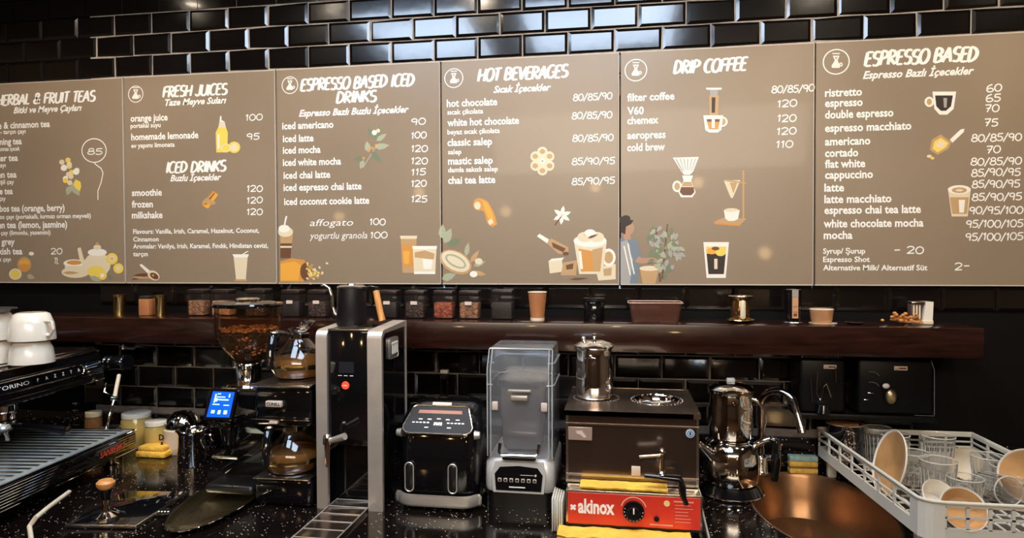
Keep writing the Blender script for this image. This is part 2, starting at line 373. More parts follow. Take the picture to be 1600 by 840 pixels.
# brush capitals and digits as strokes in a box 1 high; (advance, [strokes])
G = {
 'A': (.62, [[(.0, 0), (.28, 1)], [(.28, 1), (.55, 0)], [(.1, .35), (.5, .35)]]),
 'B': (.58, [[(.06, 0), (.06, 1)], _c(.06, .75, .38, .25, 90, -90), _c(.06, .26, .46, .26, 90, -90)]),
 'C': (.56, [_c(.32, .5, .3, .5, 55, 305, 14)]),
 'D': (.62, [[(.06, 0), (.06, 1)], _c(.04, .5, .5, .5, 90, -90, 14)]),
 'E': (.50, [[(.46, .98), (.06, .98), (.06, .02), (.48, .02)], [(.06, .52), (.4, .55)]]),
 'F': (.50, [[(.5, .98), (.06, .95), (.06, 0)], [(.06, .5), (.42, .54)]]),
 'G': (.6, [_c(.32, .5, .3, .5, 55, 330, 14) + [(.58, .45), (.36, .45)]]),
 'H': (.62, [[(.06, 0), (.06, 1)], [(.52, 0), (.54, 1)], [(.0, .42), (.58, .55)]]),
 'I': (.24, [[(.1, 0), (.1, 1)]]),
 'J': (.46, [[(.36, 1), (.36, .22)] + _c(.18, .22, .18, .22, 0, -170, 6)]),
 'K': (.58, [[(.06, 0), (.06, 1)], [(.52, 1), (.08, .45)], [(.16, .52), (.54, 0)]]),
 'L': (.46, [[(.06, 1), (.06, .03), (.44, .03)]]),
 'N': (.62, [[(.06, 0), (.08, 1), (.50, .02), (.54, 1)]]),
 'O': (.64, [_c(.31, .5, .29, .5, 90, 450, 18)]),
 'P': (.54, [[(.06, 0), (.06, 1)], _c(.04, .72, .42, .28, 90, -90)]),
 'R': (.56, [[(.06, 0), (.06, 1)], _c(.04, .74, .40, .26, 90, -90), [(.12, .48), (.52, 0)]]),
 'S': (.52, [_c(.27, .75, .22, .24, 40, 270, 9) + _c(.25, .26, .24, .25, 90, -140, 9)]),
 'T': (.52, [[(.0, .95), (.54, 1)], [(.27, 1), (.25, 0)]]),
 'U': (.60, [[(.06, 1), (.06, .3)] + _c(.29, .3, .23, .29, 180, 360, 8) + [(.52, 1)]]),
 'V': (.58, [[(.02, 1), (.26, 0), (.54, 1)]]),
 '&': (.66, [[(.6, 0), (.15, .7)] + _c(.3, .8, .16, .18, 180, -20, 8) + [(.1, .35)] + _c(.25, .22, .2, .2, 150, 330, 7) + [(.58, .45)]]),
 '0': (.60, [_c(.28, .5, .25, .48, 90, 450, 14)]), '1': (.34, [[(.05, .72), (.2, .98), (.17, 0)]]),
 '2': (.58, [_c(.25, .72, .23, .26, 165, -30, 8) + [(.05, .02), (.52, .06)]]),
 '3': (.54, [_c(.22, .75, .22, .23, 150, -80, 7) + _c(.2, .27, .26, .26, 80, -150, 8)]),
 '4': (.54, [[(.35, 1), (.02, .4), (.5, .4)], [(.36, .7), (.34, 0)]]),
 '5': (.54, [[(.48, .97), (.1, .95), (.07, .56)] + _c(.22, .3, .25, .29, 110, -140, 9)]),
 '6': (.56, [[(.4, 1)] + _c(.3, .45, .26, .5, 130, 190, 4) + _c(.27, .26, .23, .25, 180, 520, 12)]),
 '7': (.54, [[(.04, .95), (.48, .98), (.2, 0)], [(.12, .5), (.42, .53)]]),
 '8': (.56, [_c(.28, .76, .18, .22, -90, 270, 12) + _c(.28, .27, .24, .26, 90, -270, 12)]),
 '9': (.54, [_c(.24, .72, .2, .24, 0, 350, 12) + [(.44, .72), (.38, 0)]]),
 '/': (.40, [[(.0, -.12), (.36, 1.08)]]), ' ': (.36, []), '-': (.5, [[(.05, .5), (.42, .52)]]), '.': (.2, [[(.05, .04), (.09, .0)]]),
}
BY = -0.0146   # writing plane just proud of the boards
class Ink:
    """flat strokes on a plane given by origin o, right r, up u"""
    def __init__(s, y=BY): s.bm = bmesh.new(); s.y = y; s.n = 0
    def strokes(s, txt, x0, z0, h, x1=None, w=0.13, shear=0.22, jit=0.0, brush=True):
        adv = sum(G[c][0] for c in txt); k = h if x1 is None else (x1 - x0) / adv
        x = x0
        for c in txt:
            a, sts = G[c]; dz = random.uniform(-jit, jit) * h
            for st in sts:
                pts = [Vector((x + (px_ + 0) * k + shear * py_ * h * 0.6, z0 + dz + py_ * h)) for px_, py_ in st]
                s.line(pts, w * h, brush)
            x += a * k
    def line(s, pts, w, brush=False):
        pts = [Vector(p) for p in pts]; n = len(pts)
        for i in range(1, n - 1):      # break the ribbon at sharp corners
            a, c = pts[i] - pts[i - 1], pts[i + 1] - pts[i]
            if a.length > 1e-9 and c.length > 1e-9 and a.normalized().dot(c.normalized()) < 0.35:
                s.line(pts[:i + 1], w, brush); s.line(pts[i:], w, brush); return
        if n == 2 and brush:
            pts = [pts[0].lerp(pts[1], i / 3) for i in range(4)]; n = 4
        s.n += 1; y = s.y - (s.n % 5) * 0.00003; prev = None
        for i, p in enumerate(pts):
            d = (pts[min(i + 1, n - 1)] - pts[max(i - 1, 0)])
            if d.length < 1e-9: continue
            d.normalize(); q = Vector((-d.y, d.x)); t = i / max(1, n - 1)
            ww = w * ((0.75 + 0.45 * math.sin(PI * (0.15 + 0.75 * t))) if brush else 1) / 2
            if brush: ww *= 0.8 + 0.45 * abs(q.x)
            a = s.bm.verts.new((p.x + q.x * ww, y, p.y + q.y * ww)); b = s.bm.verts.new((p.x - q.x * ww, y, p.y - q.y * ww))
            if prev: 
                f = s.bm.faces.new((prev[0], a, b, prev[1])); f.normal_update()
                if f.normal.y > 0: f.normal_flip()
            prev = (a, b)
    def done(s, name, m_, parent):
        me = bpy.data.meshes.new(name); s.bm.to_mesh(me); s.bm.free(); me.materials.append(m_)
        o = bpy.data.objects.new(name, me); COL.objects.link(o); o.parent = parent; return o

def font_pts(txt, bold=0.0, shear=0.0):
    cu = bpy.data.curves.new('f', 'FONT'); cu.body = txt; cu.size = 1.0; cu.offset = bold; cu.shear = shear; cu.resolution_u = 2
    o = bpy.data.objects.new('f', cu); COL.objects.link(o)
    dg = bpy.context.evaluated_depsgraph_get(); me = bpy.data.meshes.new_from_object(o.evaluated_get(dg))
    bpy.data.objects.remove(o); bpy.data.curves.remove(cu)
    return me
class Print:
    """font lettering joined into one mesh; M maps glyph xy to world"""
    def __init__(s): s.bm = bmesh.new()
    def add(s, txt, org, size, width=None, right=(1, 0, 0), up=(0, 0, 1), align='L', bold=0.012, shear=0.0):
        me = font_pts(txt, bold, shear); right = Vector(right); up = Vector(up); org = Vector(org)
        if not me.vertices: return
        xs = [v.co.x for v in me.vertices]; x0, x1 = min(xs), max(xs)
        sx = size if width is None else width / max(1e-6, (x1 - x0))
        if width is None and align == 'R' and right.x == 1: sx = min(size, (org.x + 2.362) / (x1 - x0))   # stay on the board
        ax = x0 if align == 'L' else (x1 if align == 'R' else (x0 + x1) / 2)
        vs_ = [s.bm.verts.new(org + right * ((v.co.x - ax) * sx) + up * (v.co.y * size)) for v in me.vertices]
        for p in me.polygons:
            try: s.bm.faces.new([vs_[i] for i in p.vertices])
            except ValueError: pass
        bpy.data.meshes.remove(me)
    def done(s, name, m_, parent):
        me = bpy.data.meshes.new(name); s.bm.to_mesh(me); s.bm.free(); me.materials.append(m_)
        o = bpy.data.objects.new(name, me); COL.objects.link(o)
        if parent: o.parent = parent
        return o

# ------------------------------------------------------------------ menu boards
PC = {k: mat('print_' + k, c, 0.45) for k, c in dict(
    white=(0.80, 0.76, 0.68), cream=(0.70, 0.60, 0.42), tan=(0.48, 0.30, 0.14), amber=(0.60, 0.27, 0.06), orange=(0.75, 0.36, 0.05),
    brown=(0.14, 0.06, 0.03), dark=(0.025, 0.015, 0.012), green=(0.16, 0.20, 0.12), sage=(0.36, 0.38, 0.26), yellow=(0.78, 0.58, 0.10),
    grey=(0.34, 0.33, 0.31), blue=(0.16, 0.20, 0.24), skin=(0.42, 0.24, 0.15)).items()}
PK = list(PC)
def el(cx, cy, rx, ry, a=0, a0=0, a1=360, n=16):
    ca, sa = math.cos(math.radians(a)), math.sin(math.radians(a)); r = []
    for x, y in arc(0, 0, rx, ry, a0, a1, n)[: (n if a1 - a0 == 360 else n + 1)]: r.append((cx + x * ca - y * sa, cy + x * sa + y * ca))
    return r
def leaf(cx, cy, L, w, a):
    ca, sa = math.cos(math.radians(a)), math.sin(math.radians(a))
    return [(cx + x * ca - y * sa, cy + x * sa + y * ca) for x, y in ((0, 0), (L * .3, w), (L * .65, w * .8), (L, 0), (L * .65, -w * .8), (L * .3, -w))]
def art(board, name, shapes):
    bm = bmesh.new()
    for i, (c, pts) in enumerate(shapes):
        y = BY - 0.00002 * (i + 1)
        f = bm.faces.new([bm.verts.new(P(px, py, y)) for px, py in pts]); f.material_index = PK.index(c); f.normal_update()
        if f.normal.y > 0: f.normal_flip()
    bmesh.ops.triangulate(bm, faces=bm.faces)
    me = bpy.data.meshes.new(name); bm.to_mesh(me); bm.free()
    for k in PK: me.materials.append(PC[k])
    o = bpy.data.objects.new(name, me); COL.objects.link(o); o.parent = board; return o
def logo(board, px, py, r):
    c = P(px, py, BY); R = r / 480.0; k = Ink()
    def ringp(rr, n=28): return [(c.x + rr * math.cos(2 * PI * i / n), c.z + rr * math.sin(2 * PI * i / n)) for i in range(n + 1)]
    k.line(ringp(R), R * .09)
    o = k.done('logo_ring', ink_m, board)
    s_ = r / 17.0
    art(board, 'logo_emblem', [('white', [(px + a * s_, py + b * s_) for a, b in ((-5, -9), (5, -9), (2, -2), (6, 6), (5, 9), (-6, 9), (-7, 6), (-2, -2))]),
        ('grey', [(px + a * s_, py + b * s_) for a, b in ((-2.4, -7), (2.4, -7), (0, -3))]), ('white', el(px + 7 * s_, py + 4 * s_, 2.6 * s_, 3 * s_)), ('grey', el(px + 7 * s_, py + 4 * s_, 1.2 * s_, 1.6 * s_)),
        ('white', [(px - 6 * s_, py - 13 * s_), (px + 6 * s_, py - 13 * s_), (px + 5 * s_, py - 11.4 * s_), (px - 5 * s_, py - 11.4 * s_)])])

BW = 0.5951; BX0 = -1.784; BZ0, BZ1 = 1.4506, 2.1959
labels = ['leftmost menu board headed Herbal and Fruit Teas', 'menu board headed Fresh Juices with a lemonade bottle picture',
          'menu board headed Espresso Based Iced Drinks', 'menu board headed Hot Beverages with a whipped cream mug picture',
          'menu board headed Drip Coffee with a woman picking coffee', 'rightmost menu board headed Espresso Based']
boards = []
for i in range(6):
    x0 = BX0 + (i - 1) * BW; x1 = x0 + BW
    b = thing('menu_board', labels[i], 'menu board', ((x0 + x1) / 2, 0, BZ0), 0, 'row of menu boards')
    MB().box(-BW / 2 + .0036, BW / 2 - .0028, -.0143, -.0003, 0.0, BZ1 - BZ0, 0.0015, 1).done('panel', board_m, b)
    e = MB(); h = BZ1 - BZ0
    e.box(-BW / 2 + .0036, BW / 2 - .0012, -.0148, -.001, -.0022, .0012); e.box(-BW / 2 + .0036, BW / 2 - .0012, -.0148, -.001, h - .001, h + .0015)
    e.box(BW / 2 - .0034, BW / 2 - .0012, -.0148, -.001, 0, h)
    e.done('edge_trim', boardedge_m, b)  # pale strips: light caught on the panel edges, painted as colour
    boards.append(b)
def settle(b, before):
    for o in list(b.children):
        if o.name in before: continue
        o.location = -Vector(b.location)
def write(bi, titles, subs, items, small, prices, hand=()):
    b = boards[bi]
    for t, x0, x1, y, hpx in titles:
        k = Ink(); p = P(x0, y, BY); q = P(x1, y, BY); k.strokes(t, p.x, p.z, hpx / 480.0 * .98, q.x, w=.17, shear=.32, jit=.03)
        k.done('title_lettering', ink_m, b)
    for t, x0, x1, y in prices:
        k = Ink(); p = P(x0, y, BY); q = P(x1, y, BY); k.strokes(t, p.x, p.z + .001, 10.6 / 480.0, q.x, w=.16, shear=.12, jit=.05, brush=False)
        k.done('price_figure', ink_m, b)
    def line(name, t, x0, x1, y, sz, bd, sh=0.0):
        pr = Print()
        if x0 is None: pr.add(t, P(x1, y, BY), sz, None, align='R', bold=bd)
        else: p = P(x0, y, BY); pr.add(t, p, sz, P(x1, y, BY).x - p.x, bold=bd, shear=sh)
        pr.done(name, ink_m, b)
    for t, x0, x1, y in subs: line('subtitle_lettering', t, x0, x1, y, 15.5 / 480, .03, .32)
    for t, x0, x1, y in items: line('item_lettering', t, x0, x1, y, .0345, .027)
    for t, x0, x1, y in small: line('translation_lettering', t, x0, x1, y, .0235, .022)
    for t, x0, x1, y in hand: line('chalk_lettering', t, x0, x1, y, .034, 0.0, .2)
before = {o.name for b in boards for o in b.children}
write(0, [('HERBAL & FRUIT TEAS', -6, 148, 165, 19)], [('Bitki ve Meyve Çayları', 21, 128, 177)],
      [('apple & cinnamon tea', None, 78, 198), ('slimming tea', None, 34, 225), ('winter tea', None, 28, 251), ('green tea', None, 26, 277), ('white tea', None, 20, 303),
       ('rooibos tea (orange, berry)', None, 101, 329), ('green tea (lemon, jasmine)', None, 105, 355), ('earl grey', None, 23, 382), ('turkish tea', None, 35, 397)],
      [('elma - tarçın çayı', None, 40, 208), ('yemek sonrası içecek', None, 31, 235), ('kış çayı', None, 9, 261), ('yeşil çay', None, 22, 287), ('beyaz çay', None, 9, 313),
       ('rooibos çayı (portakallı, kırmızı orman meyveli)', None, 142, 340), ('yeşil çay (limonlu, yasemini)', None, 79, 366), ('türk çayı', None, 17, 408)],
      [('85', 136, 161, 242), ('20', 79, 98, 397)])
write(1, [('FRESH JUICES', 254, 354, 152, 19), ('ICED DRINKS', 259, 352, 270, 19)], [('Taze Meyve Suları', 258, 354, 165), ('Buzlu İçecekler', 266, 346, 283)],
      [('orange juice', 204, 262, 190), ('homemade lemonade', 205, 310, 219), ('smoothie', 206, 253, 306), ('frozen', 206, 239, 324), ('milkshake', 206, 254, 341)],
      [('portakal suyu', 204, 251, 200), ('ev yapımı limonata', 205, 273, 231), ('Flavours: Vanilla, Irish, Caramel, Hazelnut, Coconut,', 208, 405, 365),
       ('Cinnamon', 208, 248, 377), ('Aromalar: Vanilya, Irish, Karamel, Fındık, Hindistan cevizi,', 208, 419, 388), ('tarçın', 208, 231, 400)],
      [('100', 383, 411, 189), ('95', 385, 406, 219), ('120', 385, 411, 300), ('120', 385, 411, 318), ('120', 385, 411, 336)])
write(2, [('ESPRESSO BASED ICED', 469, 646, 142, 20), ('DRINKS', 525, 587, 161, 19)], [('Espresso Bazlı Buzlu İçecekler', 467, 639, 182)],
      [('iced americano', 441, 521, 202), ('iced latte', 442, 490, 222), ('iced mocha', 442, 501, 240), ('iced white mocha', 442, 533, 259), ('iced chai latte', 443, 516, 279),
       ('iced espresso chai latte', 443, 565, 298), ('iced coconut cookie latte', 444, 577, 320)], [],
      [('90', 642, 666, 196), ('100', 642, 667, 217), ('120', 642, 669, 238), ('120', 642, 669, 257), ('115', 642, 666, 274), ('120', 642, 667, 292), ('125', 642, 668, 316), ('100', 577, 603, 352), ('100', 578, 606, 373)],
      [('affogato', 484, 552, 353), ('yogurtlu granola', 484, 574, 373)])
write(3, [('HOT BEVERAGES', 746, 886, 127, 20)], [('Sıcak İçecekler', 771, 861, 145)],
      [('hot chocolate', 698, 777, 167), ('white hot chocolate', 699, 811, 197), ('classic salep', 699, 769, 228), ('mastic salep', 700, 770, 257), ('chai tea latte', 700, 774, 287)],
      [('sıcak çikolata', 699, 755, 179), ('beyaz sıcak çikolata', 699, 781, 210), ('salep', 700, 721, 241), ('damla sakızlı salep', 700, 778, 269)],
      [('80/85/90', 895, 957, 158), ('80/85/90', 893, 957, 187), ('80/85/90', 894, 959, 222), ('85/90/95', 893, 961, 258), ('85/90/95', 893, 961, 289)])
write(4, [('DRIP COFFEE', 1052, 1166, 115, 20)], [],
      [('filter coffee', 980, 1054, 158), ('V60', 980, 1006, 179), ('chemex', 980, 1029, 194), ('aeropress', 980, 1040, 217), ('cold brew', 980, 1039, 236)], [],
      [('80/85/90', 1205, 1273, 146), ('120', 1214, 1246, 168), ('120', 1214, 1245, 191), ('120', 1213, 1245, 211), ('110', 1212, 1240, 232)])
write(5, [('ESPRESSO BASED', 1350, 1526, 103, 21)], [('Espresso Bazlı İçecekler', 1348, 1522, 123)],
      [('ristretto', 1289, 1347, 151), ('espresso', 1289, 1348, 167), ('double espresso', 1289, 1396, 185), ('espresso macchiato', 1289, 1424, 206), ('americano', 1289, 1360, 227),
       ('cortado', 1289, 1341, 245), ('flat white', 1289, 1352, 262), ('cappuccino', 1289, 1364, 279), ('latte', 1288, 1319, 299), ('latte macchiato', 1288, 1393, 317),
       ('espresso chai tea latte', 1288, 1439, 334), ('white chocolate mocha', 1287, 1443, 355), ('mocha', 1287, 1332, 373)],
      [('Syrup/ Şurup', 1286, 1352, 396), ('Espresso Shot', 1286, 1359, 409), ('Alternative Milk/ Alternatif Süt', 1286, 1449, 422)],
      [('60', 1541, 1566, 144), ('65', 1540, 1564, 160), ('70', 1538, 1562, 176), ('75', 1537, 1560, 198), ('80/85/90', 1517, 1597, 222), ('70', 1540, 1564, 240), ('80/85/90', 1516, 1597, 259),
       ('85/90/95', 1517, 1595, 276), ('85/90/95', 1518, 1594, 294), ('85/90/95', 1518, 1597, 314), ('90/95/100', 1514, 1599, 335), ('95/100/105', 1509, 1599, 356), ('95/100/105', 1508, 1599, 376),
       ('- 20', 1396, 1444, 397), ('2-', 1491, 1516, 422)])
for bi, px, py, r in ((1, 212, 147, 14), (2, 453, 133, 14), (3, 709, 122, 15), (4, 993.5, 109.5, 16.5), (5, 1306.5, 96.5, 18)): logo(boards[bi], px, py, r)
# printed pictures
b = boards[0]
k = Ink(); c = P(147, 235, BY)
def ppath(pts): return [(P(x, y, BY).x, P(x, y, BY).z) for x, y in pts]
k.line(ppath(el(147, 235, 19, 18.5, n=26) + [(166, 235)]), .0035); k.line(ppath([(147, 254), (151, 258), (158, 263), (161, 270), (158, 285), (153, 298), (153, 312)]), .0035)
k.done('price_balloon', ink_m, b)
k = Ink(); k.strokes('TL', P(84, 412, BY).x, P(84, 412, BY).z, .022, w=.12, brush=False); k.done('price_letters', ink_m, b)
art(b, 'printed_blossom', [('sage', leaf(112, 285, 24, 7, 60)), ('yellow', leaf(118, 280, 20, 6, 70)), ('sage', leaf(110, 290, 16, 5, 110))] +
    [(random.choice(['white', 'cream', 'yellow']), el(108 + random.gauss(0, 6), 250 + i * 3.2, 4.2, 4)) for i in range(12)] + [('white', el(100, 262, 5, 5)), ('white', el(119, 268, 5, 5)), ('yellow', el(108, 262, 2, 2))])
art(b, 'printed_teapot', [('cream', el(118, 425, 22, 9)), ('white', el(116, 411, 17, 6)), ('cream', el(116, 415, 15, 12, a0=0, a1=180)), ('amber', el(116, 410, 12, 3.6)), ('tan', leaf(98, 426, 26, 2.5, 0)),
    ('cream', [(121, 388), (126, 386), (131, 404), (140, 420), (134, 424), (124, 404)]), ('cream', el(152, 413, 21, 19)), ('white', el(152, 394, 15, 6)), ('cream', el(152, 386, 6, 4)), ('tan', el(152, 380.5, 2.5, 2.5)),
    ('yellow', el(150, 424, 14, 9)), ('sage', leaf(140, 432, 20, 4, 20)), ('yellow', el(175, 404, 9, 9)), ('cream', el(175, 404, 5, 5)), ('orange', el(175, 404, 2, 2)), ('yellow', el(185, 419, 8, 8)), ('cream', el(185, 419, 4, 4)), ('yellow', el(160, 430, 7, 7)), ('white', el(160, 430, 3, 3)), ('green', leaf(168, 428, 12, 3, 50))])
art(b, 'printed_honey', [('green', leaf(40, 412, 18, 3, -60)), ('tan', el(38, 413, 11, 12)), ('orange', el(38, 410, 8, 5)), ('amber', el(38, 418, 8, 6)), ('cream', el(24, 428, 10, 9)), ('yellow', el(24, 428, 7, 6.5)), ('sage', leaf(42, 430, 13, 4, 20)), ('white', el(49, 396, 4, 3))])
b = boards[1]
art(b, 'printed_lemonade', [('yellow', [(338, 238), (337, 207), (341, 199), (353, 199), (356, 207), (355, 238)]), ('cream', [(341, 199), (343, 190), (351, 190), (353, 199)]), ('white', [(343, 190), (344, 181), (346, 181), (346, 187), (351, 190)]),
    ('yellow', el(366, 230, 9.5, 9)), ('cream', el(366, 230, 6, 6)), ('cream', el(353, 231, 8, 7)), ('yellow', el(353, 231, 6, 5.5)), ('white', [(340, 210), (343, 210), (343, 232), (340, 232)])])
art(b, 'printed_cinnamon', [('amber', [(315, 319), (333, 298), (338, 301), (321, 324)]), ('orange', [(318, 322), (337, 301), (341, 304), (325, 326)]), ('brown', [(320, 318), (335, 301), (336, 302), (322, 320)]), ('tan', [(315, 316), (322, 309), (338, 316), (334, 320)])])
art(b, 'printed_milkshake', [('cream', [(365, 400), (387, 400), (384, 438), (369, 438)]), ('white', [(363, 397), (389, 397), (387, 402), (366, 402)]), ('white', [(378, 397), (386, 392), (389, 392), (381, 397)]), ('tan', [(367, 436), (386, 436), (386, 439), (367, 439)])])
art(b, 'printed_spice_spoon', [('brown', leaf(205, 437, 34, 2.5, -18)), ('brown', leaf(208, 430, 30, 2, -5)), ('tan', leaf(206, 433, 36, 1.8, 2)), ('white', [(218, 414), (221, 412), (236, 424), (232, 428)]), ('cream', el(240, 430, 10, 7, 30)), ('brown', el(241, 431, 7.5, 4.5, 30)), ('amber', el(239, 430, 2, 1.6))])
b = boards[2]
art(b, 'printed_coffee_branch', [('grey', [(566, 262), (568, 262), (590, 226), (588, 226)])] + [(c_, leaf(x, y, L, w_, a)) for c_, x, y, L, w_, a in
    (('green', 585, 218, 20, 5, -60), ('sage', 588, 220, 20, 4, -35), ('green', 582, 215, 18, 4, -110), ('sage', 585, 230, 24, 5, -8), ('green', 580, 236, 24, 5, 50), ('sage', 576, 238, 18, 5, -100), ('green', 570, 246, 18, 4, 170), ('sage', 568, 250, 15, 4, 110), ('green', 590, 214, 18, 4, -80))] +
    [('white', el(585, 207, 4, 4)), ('amber', el(576, 235, 2.4, 2.4)), ('amber', el(582, 231, 2.2, 2.2)), ('amber', el(568, 247, 2.2, 2.2)), ('orange', el(588, 227, 2, 2)), ('cream', el(591, 204, 3, 3))])
art(b, 'printed_frappe', [('brown', [(438, 378), (456, 378), (454, 403), (438, 403)]), ('tan', [(438, 366), (458, 366), (456, 380), (438, 380)]), ('cream', el(446, 362, 12, 8)), ('white', el(444, 357, 9, 6)), ('white', [(446, 338), (449, 337), (444, 358), (442, 358)]), ('cream', [(438, 384), (456, 384), (456, 387), (438, 387)])])
art(b, 'printed_bean_sack', [('amber', [(438, 408), (456, 403), (476, 406), (480, 420), (474, 440), (438, 440)]), ('orange', [(438, 412), (460, 408), (470, 414), (466, 438), (438, 438)]), ('brown', el(478, 424, 9, 14))] +
    [(random.choice(['tan', 'yellow', 'amber', 'cream']), el(480 + abs(random.gauss(0, 14)), 425 + random.gauss(0, 7), 2.4, 1.7, random.uniform(0, 90), n=8)) for i in range(46)])
art(b, 'printed_iced_glasses', [('tan', [(626, 370), (651, 370), (649, 426), (629, 426)]), ('amber', [(628, 382), (650, 382), (648, 416), (630, 416)]), ('orange', [(630, 392), (640, 392), (639, 412), (631, 412)]), ('cream', [(625, 368), (652, 368), (651, 373), (626, 373)]),
    ('cream', [(645, 386), (682, 386), (680, 428), (647, 428)]), ('tan', [(648, 394), (664, 391), (679, 396), (678, 405), (648, 402)]), ('white', [(644, 384), (683, 384), (682, 389), (645, 389)]), ('white', [(660, 404), (676, 406), (674, 420), (662, 420)]), ('white', [(647, 424), (680, 424), (680, 428), (647, 428)])])
b = boards[3]
art(b, 'printed_star_biscuit', [('cream', el(847.5 + 13 * math.cos(a), 251.5 + 15 * math.sin(a), 7.4, 8, math.degrees(a))) for a in [PI / 6 + PI / 3 * i for i in range(6)]] +
    [('tan', el(847.5 + 13 * math.cos(a), 251.5 + 15 * math.sin(a), 4.5, 4)) for a in [PI / 6 + PI / 3 * i for i in range(6)]] + [('cream', el(847.5, 251.5, 9, 9)), ('white', el(847.5, 251.5, 4, 4)), ('tan', el(847.5, 251.5, 1.6, 1.6))])
art(b, 'printed_ginger', [('amber', el(749, 319, 10, 10)), ('amber', [(750, 309), (762, 314), (772, 332), (777, 350), (769, 355), (761, 348), (757, 332), (748, 324)]), ('orange', [(753, 311), (762, 318), (770, 335), (773, 350), (768, 351), (760, 334)]), ('cream', el(746, 321, 5, 6)), ('cream', [(762, 345), (768, 341), (771, 347), (765, 352)])])
art(b, 'printed_cocoa_pod', [(c_, leaf(x, y, L, w_, a)) for c_, x, y, L, w_, a in (('sage', 694, 380, 26, 7, -65), ('green', 700, 384, 24, 6, -30), ('sage', 690, 372, 22, 6, -85), ('sage', 690, 436, 24, 6, -20), ('tan', 735, 410, 24, 4, -55), ('sage', 740, 415, 20, 4, -20), ('tan', 738, 425, 22, 4, 10), ('sage', 728, 400, 22, 4, -80))] +
    [('tan', el(712, 409, 27, 17, 28)), ('cream', el(712, 408, 24, 14, 28)), ('sage', el(712, 408, 18, 9, 28)), ('cream', el(712, 408, 15, 6, 28)), ('cream', el(748, 408, 6, 5)), ('white', el(740, 428, 6, 5))])
art(b, 'printed_orchid', [('white', leaf(878, 336, 15, 3.4, a)) for a in (-80, -20, 35, 95, 150, 215)] + [('cream', el(878, 336, 2.4, 2.4)), ('brown', [(876, 338), (878, 338), (868, 352), (866, 351)])])
art(b, 'printed_chocolate_scoop', [('white', [(839, 369), (843, 365), (858, 374), (855, 380)]), ('tan', [(855, 380), (861, 372), (888, 386), (888, 398), (872, 396)]), ('brown', [(862, 378), (884, 388), (880, 394), (864, 386)]), ('brown', el(884, 396, 5, 3))])
art(b, 'printed_cream_mug', [('cream', [(857, 408), (878, 405), (880, 424), (859, 427)]), ('white', [(857, 408), (862, 404), (882, 402), (878, 406)]), ('tan', [(880, 410), (902, 406), (900, 430), (876, 430)]), ('brown', [(884, 414), (896, 411), (895, 420), (885, 421)]), ('cream', [(930, 418), (962, 412), (962, 436), (935, 438)]), ('tan', [(942, 420), (956, 418), (955, 430), (944, 431)]),
    ('white', el(951, 402, 11, 14)), ('tan', el(951, 402, 7, 9.5)), ('cream', [(897, 378), (948, 378), (942, 428), (905, 428)]), ('amber', [(904, 388), (925, 392), (930, 424), (908, 424)]), ('tan', [(925, 390), (942, 386), (938, 424), (928, 424)]),
    ('white', el(922, 376, 26, 10)), ('cream', el(914, 370, 12, 8)), ('cream', el(932, 370, 12, 8)), ('brown', leaf(912, 366, 14, 2, 10)), ('white', el(922, 364, 9, 6)), ('brown', leaf(918, 372, 18, 2, -20)), ('white', [(904, 392), (908, 392), (911, 420), (907, 420)]), ('brown', leaf(890, 436, 30, 1.8, -3))])
b = boards[4]
art(b, 'printed_press_brewer', [('white', [(1103, 137), (1128, 137), (1127, 140), (1104, 140)]), ('grey', [(1109, 140), (1122, 140), (1121, 150), (1110, 150)]), ('tan', [(1108, 149), (1123, 149), (1122, 180), (1109, 180)]), ('dark', [(1112, 152), (1118, 152), (1117, 176), (1112, 176)]),
    ('white', el(1129, 190, 8, 8)), ('tan', el(1129, 190, 5, 5.5)), ('white', [(1099, 180), (1130, 180), (1127, 203), (1121, 207), (1108, 207), (1102, 203)]), ('amber', [(1104, 188), (1125, 188), (1122, 202), (1108, 202)]), ('brown', [(1104, 186), (1125, 186), (1124, 190), (1105, 190)]), ('white', [(1112, 186), (1117, 186), (1117, 200), (1112, 200)])])
art(b, 'printed_dripper_carafe', [('white', [(1051, 246), (1092, 245), (1083, 268), (1078, 273), (1069, 273), (1065, 268)]), ('grey', [(1055, 248), (1057, 248), (1068, 268), (1066, 268)])] + [('grey', [(1062 + 6 * i, 248), (1063.5 + 6 * i, 248), (1069 + 3 * i, 266), (1068 + 3 * i, 266)]) for i in range(5)] +
    [('white', el(1058, 291, 7.5, 9)), ('tan', el(1058, 291, 4.5, 6)), ('white', [(1066, 274), (1083, 274), (1080, 282), (1087, 300), (1082, 308), (1064, 308), (1060, 300), (1068, 282)]), ('brown', [(1064, 292), (1084, 292), (1085, 300), (1080, 305), (1067, 305), (1062, 300)]), ('tan', [(1068, 284), (1080, 284), (1083, 291), (1065, 291)])])
art(b, 'printed_dripper_stand', [('tan', [(1115, 346), (1130, 340), (1167, 341), (1158, 350), (1130, 350)]), ('amber', [(1115, 347), (1158, 350), (1156, 353), (1117, 350)]), ('tan', [(1160, 266), (1163, 266), (1163, 343), (1160, 343)]), ('cream', [(1131, 282), (1157, 281), (1149, 300), (1145, 309), (1142, 309), (1138, 300)]), ('tan', [(1140, 285), (1152, 285), (1146, 302)]),
    ('tan', [(1133, 280), (1166, 285), (1166, 287), (1133, 283)]), ('white', [(1131, 328), (1156, 328), (1153, 342), (1147, 345), (1138, 345), (1133, 341)]), ('cream', el(1143, 328, 11, 3))])
art(b, 'printed_iced_coffee', [('white', [(1099, 378), (1139, 378), (1134, 434), (1104, 434)]), ('yellow', [(1103, 385), (1135, 385), (1133, 400), (1104, 400)]), ('dark', [(1104, 396), (1134, 396), (1131, 428), (1107, 428)]), ('orange', el(1112, 392, 8, 5)), ('yellow', el(1126, 394, 8, 6)), ('brown', el(1118, 388, 6, 3)), ('cream', [(1116, 404), (1121, 404), (1121, 420), (1116, 420)])])
